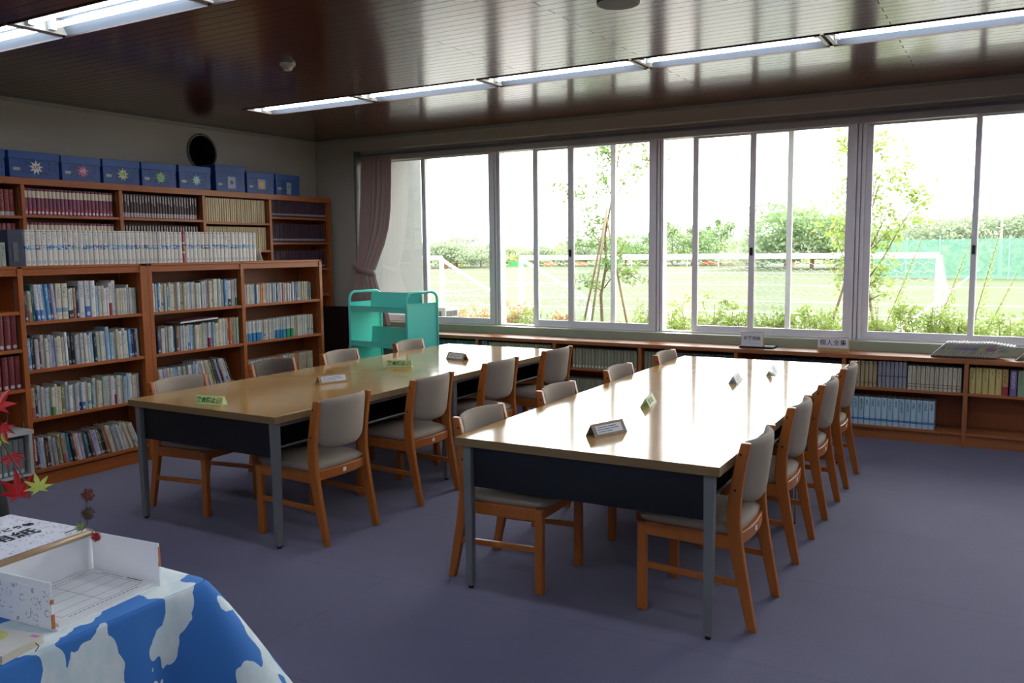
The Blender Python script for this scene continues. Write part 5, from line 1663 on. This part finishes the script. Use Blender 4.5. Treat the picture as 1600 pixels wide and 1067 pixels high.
# saplings with stakes
M_BAMB = plain('bamboo_stake', (122, 104, 80), .6, var=.1)
M_SAP = leafm('sapling_leaf', (78, 104, 50), (122, 144, 80), sc=6)
def stakes(pts, label, grp):
    for i, (a, b, lb) in enumerate(pts):
        o = obj('support_stake', MB().tube([a, Vector(a).lerp(Vector(b), .5), b], [.018, .017, .015], 8), M_BAMB, smooth=True)
        tag(o, lb, 'stake', grp)
stakes([((1.82, 3.0, -.12), (2.30, 3.02, 2.02), 'bamboo stake leaning right, first of the three in the second window'), ((2.03, 2.9, -.12), (2.32, 2.98, 2.06), 'bamboo stake, middle one of the three in the second window'),
        ((2.72, 3.05, -.12), (2.28, 3.02, 2.0), 'bamboo stake leaning left beside the dark sash stile')], '', 'stakes of the first sapling')
stakes([((5.02, 2.7, -.12), (5.52, 2.72, 1.75), 'brown stake leaning right, seen below the third window post'), ((5.80, 2.75, -.12), (5.48, 2.7, 1.72), 'orange-brown stake leaning left at the foot of the second sapling')], '', 'stakes of the second sapling')
def sapling(base, trunk, limbs, label, mat, dens=1.0, ls=.075):
    t = thing('sapling', label, 'tree', base)
    o = Vector(base)
    st = MB().tube([Vector(p) - o for p in trunk], [.028 * (1 - .75 * i / (len(trunk) - 1)) for i in range(len(trunk))], 8)
    lf = MB()
    for lb in limbs:
        pts = [Vector(p) - o for p in lb]
        st.tube(pts, [.009 * (1 - .8 * i / (len(pts) - 1)) for i in range(len(pts))], 5)
        L = len(pts) - 1
        for k in range(int(26 * dens * sum((pts[i + 1] - pts[i]).length for i in range(L)))):
            f = R.uniform(.15, 1.0) * L; i = min(int(f), L - 1); c = pts[i].lerp(pts[i + 1], f - i)
            c2 = c + Vector((R.gauss(0, .08), R.gauss(0, .08), R.gauss(0, .06)))
            st.tube([c, c2], .0018, 3, caps=False)
            for m in range(5):
                leaf(lf, c2 + Vector((R.gauss(0, .03), R.gauss(0, .03), R.gauss(0, .03))), ls * R.uniform(.6, 1.1))
    obj('trunk', st, M_BARK, t, smooth=True); obj('foliage', lf, mat, t)
sapling((2.24, 3.05, -.12), [(2.24, 3.05, -.12), (2.22, 3.05, .5), (2.2, 3.05, .9), (2.28, 3.04, 1.3), (2.26, 3.05, 1.7), (2.36, 3.05, 2.2), (2.45, 3.05, 2.7), (2.5, 3.05, 3.1)],
        [[(2.3, 3.05, 1.9), (2.05, 3.1, 2.0), (1.85, 3.1, 2.3), (1.62, 3.1, 2.35)], [(2.36, 3.05, 2.2), (2.25, 3.0, 2.5), (2.3, 3.0, 2.9)], [(2.36, 3.05, 2.1), (2.6, 3.05, 2.5), (2.9, 3.1, 2.72), (3.02, 3.1, 2.76)],
         [(2.45, 3.05, 2.6), (2.3, 3.05, 2.75), (2.25, 3.0, 2.85)], [(2.48, 3.05, 2.8), (2.65, 3.0, 2.95), (2.85, 3.05, 2.95), (3.2, 3.1, 3.0)], [(2.26, 3.05, 1.6), (2.0, 3.0, 1.55), (1.75, 3.0, 1.62)], [(2.26, 3.05, 1.5), (2.05, 3.1, 1.75), (2.0, 3.1, 1.9)],
         [(2.25, 3.05, 1.0), (2.45, 3.0, 1.25), (2.6, 3.0, 1.2), (2.8, 3.0, 1.1)], [(2.26, 3.05, 1.2), (2.5, 3.0, 1.5), (2.6, 3.0, 1.65)], [(2.22, 3.05, .95), (2.0, 3.05, 1.1), (1.9, 3.05, 1.1)]],
        'thin sapling tied to three bamboo stakes outside the second window', M_SAP, 2.0, .075)
sapling((5.60, 2.7, -.12), [(5.60, 2.7, -.12), (5.62, 2.7, .5), (5.56, 2.7, 1.0), (5.50, 2.7, 1.4), (5.58, 2.7, 1.8), (5.68, 2.7, 2.2)],
        [[(5.56, 2.7, 1.1), (5.75, 2.7, 1.4), (5.92, 2.7, 1.75), (6.05, 2.7, 2.0), (6.1, 2.7, 2.1)], [(5.52, 2.7, 1.3), (5.7, 2.65, 1.7), (5.85, 2.7, 2.1), (5.93, 2.7, 2.38)], [(5.5, 2.7, 1.3), (5.4, 2.7, 1.6), (5.25, 2.7, 1.8)],
         [(5.5, 2.7, 1.2), (5.35, 2.7, 1.35), (5.2, 2.7, 1.75)], [(5.55, 2.7, 1.7), (5.62, 2.7, 2.1), (5.7, 2.7, 2.5), (5.65, 2.7, 2.8)], [(5.56, 2.7, 1.0), (5.7, 2.7, 1.2), (5.8, 2.7, 1.3)], [(5.58, 2.7, .9), (5.75, 2.7, 1.0)], [(5.55, 2.7, 1.0), (5.35, 2.7, 1.1), (5.3, 2.7, 1.3)],
         [(5.5, 2.7, 1.5), (5.42, 2.7, 2.2), (5.35, 2.72, 2.6), (5.26, 2.7, 2.78)], [(5.55, 2.7, 1.4), (5.72, 2.7, 1.6), (5.8, 2.7, 1.75)]],
        'bushier staked sapling on both sides of the third window post', leafm('sapling_leaf_b', (98, 128, 52), (150, 168, 84), sc=6), 2.0, .07)
# plume-like weeds
def plume(p0, p1, label):
    t = thing('tall_weed', label, 'plant', p0, 0, 'plume-shaped weeds outside the fourth window')
    a = Vector((0, 0, 0)); b = Vector(p1) - Vector(p0)
    mid_ = b * .5 + Vector((-.05 * b.z, 0, 0))
    obj('stem', MB().tube([a, mid_, b], [.006, .005, .002], 5), M_BARK, t)
    lf = MB()
    n = 170
    for k in range(n):
        f = .15 + .85 * k / n
        c = (a * (1 - f) ** 2 + mid_ * 2 * f * (1 - f) + b * f ** 2)
        an = k * 2.4
        L = .135 * (1.15 - f)
        d = Vector((cos(an), sin(an), .55)).normalized()
        sd = Vector((-sin(an), cos(an), 0)) * L * .2
        lf.add([c - sd * .3, c + sd + d * L * .5, c + d * L, c - sd + d * L * .5], [(0, 1, 2), (0, 2, 3)])
    obj('foliage', lf, leafm('weed_leaf', (110, 136, 72), (156, 172, 100), sc=8), t)
plume((5.72, 2.4, -.12), (6.16, 2.4, 1.62), 'plume-shaped weed leaning beside the second sapling')
plume((6.25, 2.4, -.12), (6.60, 2.4, 1.56), 'plume-shaped weed just left of the fourth window stile')
plume((6.66, 2.4, -.12), (6.88, 2.4, 1.76), 'tallest plume-shaped weed, right of the fourth window stile')
plume((6.6, 2.3, -.12), (7.03, 2.3, 1.26), 'short plume-shaped weed leaning toward the picture edge')

# distant trees, fences and buildings
M_T1 = leafm('tree_leaf_grey_green', (104, 118, 94), (150, 162, 134), sc=.6)
M_T2 = leafm('tree_leaf_green', (88, 110, 74), (134, 156, 108), sc=.6)
M_T3 = leafm('tree_leaf_light', (112, 124, 84), (150, 162, 116), sc=.6)
def tree(x, y, h, w, mat, label, kind='round', n=900):
    t = thing('tree', label, 'tree', (x, y, GZ), 0, 'trees beyond the sports field')
    obj('trunk', MB().tube([(0, 0, 0), (.1, 0, h * .35), (0, .1, h * .7)], [h * .03, h * .024, h * .012], 7), M_BARK, t)
    lf = MB()
    blobs = []
    if kind == 'cone':
        for k in range(14):
            f = k / 13
            blobs.append((Vector((R.gauss(0, w * .05), R.gauss(0, w * .05), h * (.16 + .78 * f))), w * .5 * (1.05 - f) + .15, h * .08))
    else:
        for k in range(20):
            a = R.uniform(0, 2 * pi); q = w * .36 * sqrt(R.random()); f = R.random()
            blobs.append((Vector((q * cos(a) * (1.2 - .5 * f), q * sin(a), h * (.20 + .64 * f))), w * R.uniform(.13, .24), h * R.uniform(.08, .15)))
    s = max(.2, w * .034)
    # a solid-ish heart of foliage and loose leaves around it
    for c, r_, rz_ in blobs:
        for k in range(n // len(blobs)):
            z = R.uniform(-1, 1); a = R.uniform(0, 2 * pi); q = sqrt(1 - z * z) * R.uniform(.55, 1.05)
            leaf(lf, c + Vector((q * cos(a) * r_, q * sin(a) * r_, z * rz_)), s * R.uniform(.7, 1.3))
    obj('crown', lf, mat, t)
def place_px_dir(az_deg, d): return CAM.x + d * sin(radians(az_deg)), CAM.y + d * cos(radians(az_deg))
TR = [(-35.6, 130, .013, 12, M_T1, 'round', 'grey-green tree just inside the first window stile'), (-33.8, 132, .0250, 14, M_T1, 'round', 'broad grey-green tree above the side-on goal'),
      (-32.2, 128, .0140, 9, M_T1, 'round', 'grey-green tree at the right part of the first window'), (-31.3, 145, .0095, 8, M_T2, 'round', 'small dark tree cut by the first window post'),
      (-29.9, 145, .006, 8, M_T3, 'round', 'pale low tree seen through the open gap of the second window'), (-28.3, 140, .008, 9, M_T1, 'round', 'grey-green tree above the left goal post of the middle goal'),
      (-27.0, 145, .0035, 8, M_T3, 'round', 'pale low tree behind the left end of the middle goal'), (-25.2, 135, .0140, 13, M_T1, 'round', 'grey-green tree behind the leaves of the first sapling'),
      (-22.6, 135, .0215, 11, M_T2, 'round', 'green tree directly behind the bamboo stakes'), (-21.0, 135, .0205, 10, M_T2, 'cone', 'green conifer right of the bamboo stakes'),
      (-19.6, 130, .0280, 11, M_T2, 'cone', 'tall green conifer hidden partly by the second window post'), (-18.3, 132, .0255, 10, M_T2, 'cone', 'green conifer in the open gap of the third window'),
      (-17.4, 135, .0230, 9, M_T2, 'cone', 'small conifer left of the tallest pair of the third window'), (-16.5, 130, .0300, 11, M_T2, 'cone', 'tallest conifer of the third window, left of the far buildings'),
      (-13.9, 115, .0125, 11, M_T1, 'round', 'low round tree left of the great tree'), (-12.5, 105, .034, 14, M_T1, 'round', 'tree joined to the left of the great tree'), (-10.9, 105, .0500, 17, M_T2, 'round', 'great broad tree filling the third window'),
      (-9.0, 105, .040, 13, M_T2, 'round', 'tree joined to the right of the great tree'), (-6.4, 92, .027, 11, M_T1, 'round', 'pale tree behind the green net, left part of the fourth window'),
      (-4.6, 90, .0360, 11, M_T1, 'round', 'pale tree behind the green net, middle of the fourth window'), (-2.6, 90, .0420, 12, M_T1, 'round', 'tallest pale tree behind the green net'),
      (-.6, 90, .037, 11, M_T1, 'round', 'pale tree behind the green net right of the last stile'), (1.3, 90, .036, 11, M_T1, 'round', 'pale tree behind the green net at the picture edge'), (3.4, 90, .036, 12, M_T1, 'round', 'pale tree beyond the picture edge'),
      (-7.8, 110, .02, 12, M_T1, 'round', 'tree behind the third window post')]
for az, d, el, w, m, kd, lb in TR:
    if az > 3: continue
    x, y = place_px_dir(az, d)
    tree(x, y, (1.52 + d * el - GZ) * 1.0, w, m, lb, kd, 3200)
# low growth along the far edge of the field
def undergrowth():
    lf = MB()
    for k in range(5200):
        az = R.uniform(-37, 3); d = R.uniform(138, 150) if az < -8 else R.uniform(84, 92)
        x, y = place_px_dir(az, d)
        hh = (3.1 if az > -28 else 2.2) * R.random() ** .7 * (1.0 if az < -8 else .8) * (.8 + .2 * sin(az * 3))
        leaf(lf, (x, y, GZ + hh), R.uniform(.5, 1.0))
    o = obj('undergrowth', lf, leafm('undergrowth_leaf', (112, 120, 70), (150, 156, 96), sc=.6))
    tag(o, 'pale undergrowth along the far edge of the field', 'undergrowth', None, 'stuff')
undergrowth()
# green net fence on the right
def fence():
    t = thing('net_fence', 'tall green net fence on posts along the right end of the field', 'fence', (0, 0, 0))
    pts = [place_px_dir(a, 75 - .15 * (a + 7.5)) for a in (-7.3, -5.5, -3.7, -1.9, -.1, 1.7, 3.5)]
    mn = NT('fence_net_green'); mn.b.inputs['Base Color'].default_value = lin((92, 134, 118)); mn.b.inputs['Roughness'].default_value = .9; mn.b.inputs['Alpha'].default_value = .5
    MATS['fence_net_green'] = mn.m
    for (a, b), (c, d) in zip(pts[:-1], pts[1:]):
        mb = MB().bar((a, b, GZ + 1.55), (c, d, GZ + 1.55), .03, 3.0)
        obj('net_panel', mb, mn.m, t)
    for a, b in pts:
        obj('post', MB().tube([(a, b, GZ), (a, b, GZ + 3.3)], .06, 6), plain('post_green', (96, 136, 120), .6), t)
    return t
fence()
t = thing('light_mast', 'slim grey mast rising behind the green net fence', 'mast', (*place_px_dir(-.55, 78), GZ))
obj('mast', MB().tube([(0, 0, 0), (0, 0, 5.2)], [.14, .07], 8), M_STEEL, t); obj('lamp_head', MB().box(-.3, .3, -.1, .1, 5.1, 5.4), M_STEEL, t)
# far small goals, cones, banners, benches
def far_goal(az, d, w, lb):
    x, y = place_px_dir(az, d)
    t = thing('far_goal', lb, 'football goal', (x, y, GZ), radians(-az), 'small goals across the field')
    obj('frame', MB().tube([(-w / 2, 0, 0), (-w / 2, 0, 1.6), (w / 2, 0, 1.6), (w / 2, 0, 0)], .07, 6).tube([(-w / 2, 0, 1.6), (-w / 2, 1.2, 0)], .05, 5).tube([(w / 2, 0, 1.6), (w / 2, 1.2, 0)], .05, 5), M_GOAL, t)
far_goal(-11.1, 115, 3.2, 'small white goal across the field below the great tree')
far_goal(-17.6, 125, 4.4, 'small white goal across the field below the conifers')
far_goal(-21.2, 125, 4.4, 'small white goal across the field beside the bamboo stakes')
M_ORG = plain('barrier_orange', (216, 110, 76), .6)
for i, (az, d, w, c, lb) in enumerate(((-34.4, 132, 4, M_ORG, 'orange barrier far left across the field'), (-32.4, 132, 4, M_GOAL, 'long white bench below the side-on goal bar'), (-29.7, 132, 5, MATS['sign_green_ink'], 'green shelter roofed bench in the open gap of the second window'),
                                      (-27.6, 134, 3, M_ORG, 'orange barrier beside the left goal post'), (-25.6, 132, 3.5, M_ORG, 'orange barrier behind the first sapling'), (-23.6, 132, 4.5, MATS['sign_green_ink'], 'green bench behind the bamboo stakes'), (-20.0, 132, 7, M_GOAL, 'white vehicle-sized shed before the conifers'),
                                      (-17.2, 132, 3.6, M_ORG, 'long orange barrier below the tallest conifer'), (-15.9, 132, 1.2, M_ORG, 'orange cone-like barrier below the far buildings'), (-15.1, 133, 1.2, M_ORG, 'second orange barrier below the far buildings'),
                                      (-13.6, 130, 3, M_GOAL, 'white bench left of the great tree'), (-12.0, 118, 1.0, M_ORG, 'orange barrier below the great tree'), (-9.2, 112, 2.6, M_GOAL, 'white bench right of the great tree'))):
    x, y = place_px_dir(az, d)
    t = thing('field_barrier' if c is M_ORG else 'field_bench', lb, 'barrier' if c is M_ORG else 'bench', (x, y, GZ), radians(-az), 'barriers and benches across the field')
    hh = .62 if c is M_ORG else .85; w *= .6
    obj('panel', MB().box(-w / 2, w / 2, -.05, .05, .15, hh), c, t)
    obj('foot', MB().box(-w / 2, -w / 2 + .15, -.3, .3, 0, .15).box(w / 2 - .15, w / 2, -.3, .3, 0, .15), M_STEEL, t)
x, y = place_px_dir(-15.25, 175)
t = thing('far_building', 'pale pinkish apartment block far behind the conifers', 'building', (x, y, GZ), radians(15))
obj('walls', MB().box(-4.5, 2.5, 0, 6, 0, 3.9).box(2.5, 4.8, 1, 6, 0, 3.2), plain('far_wall_pink', (196, 176, 176), .8), t)
for i in range(6):
    for j in range(3):
        obj('window', MB().box(-4.1 + i * 1.1, -3.5 + i * 1.1, -.05, .02, .7 + j * 1.1, 1.3 + j * 1.1), plain('far_window', (130, 140, 156), .4), t)
for x in (-60, -95):
    pass
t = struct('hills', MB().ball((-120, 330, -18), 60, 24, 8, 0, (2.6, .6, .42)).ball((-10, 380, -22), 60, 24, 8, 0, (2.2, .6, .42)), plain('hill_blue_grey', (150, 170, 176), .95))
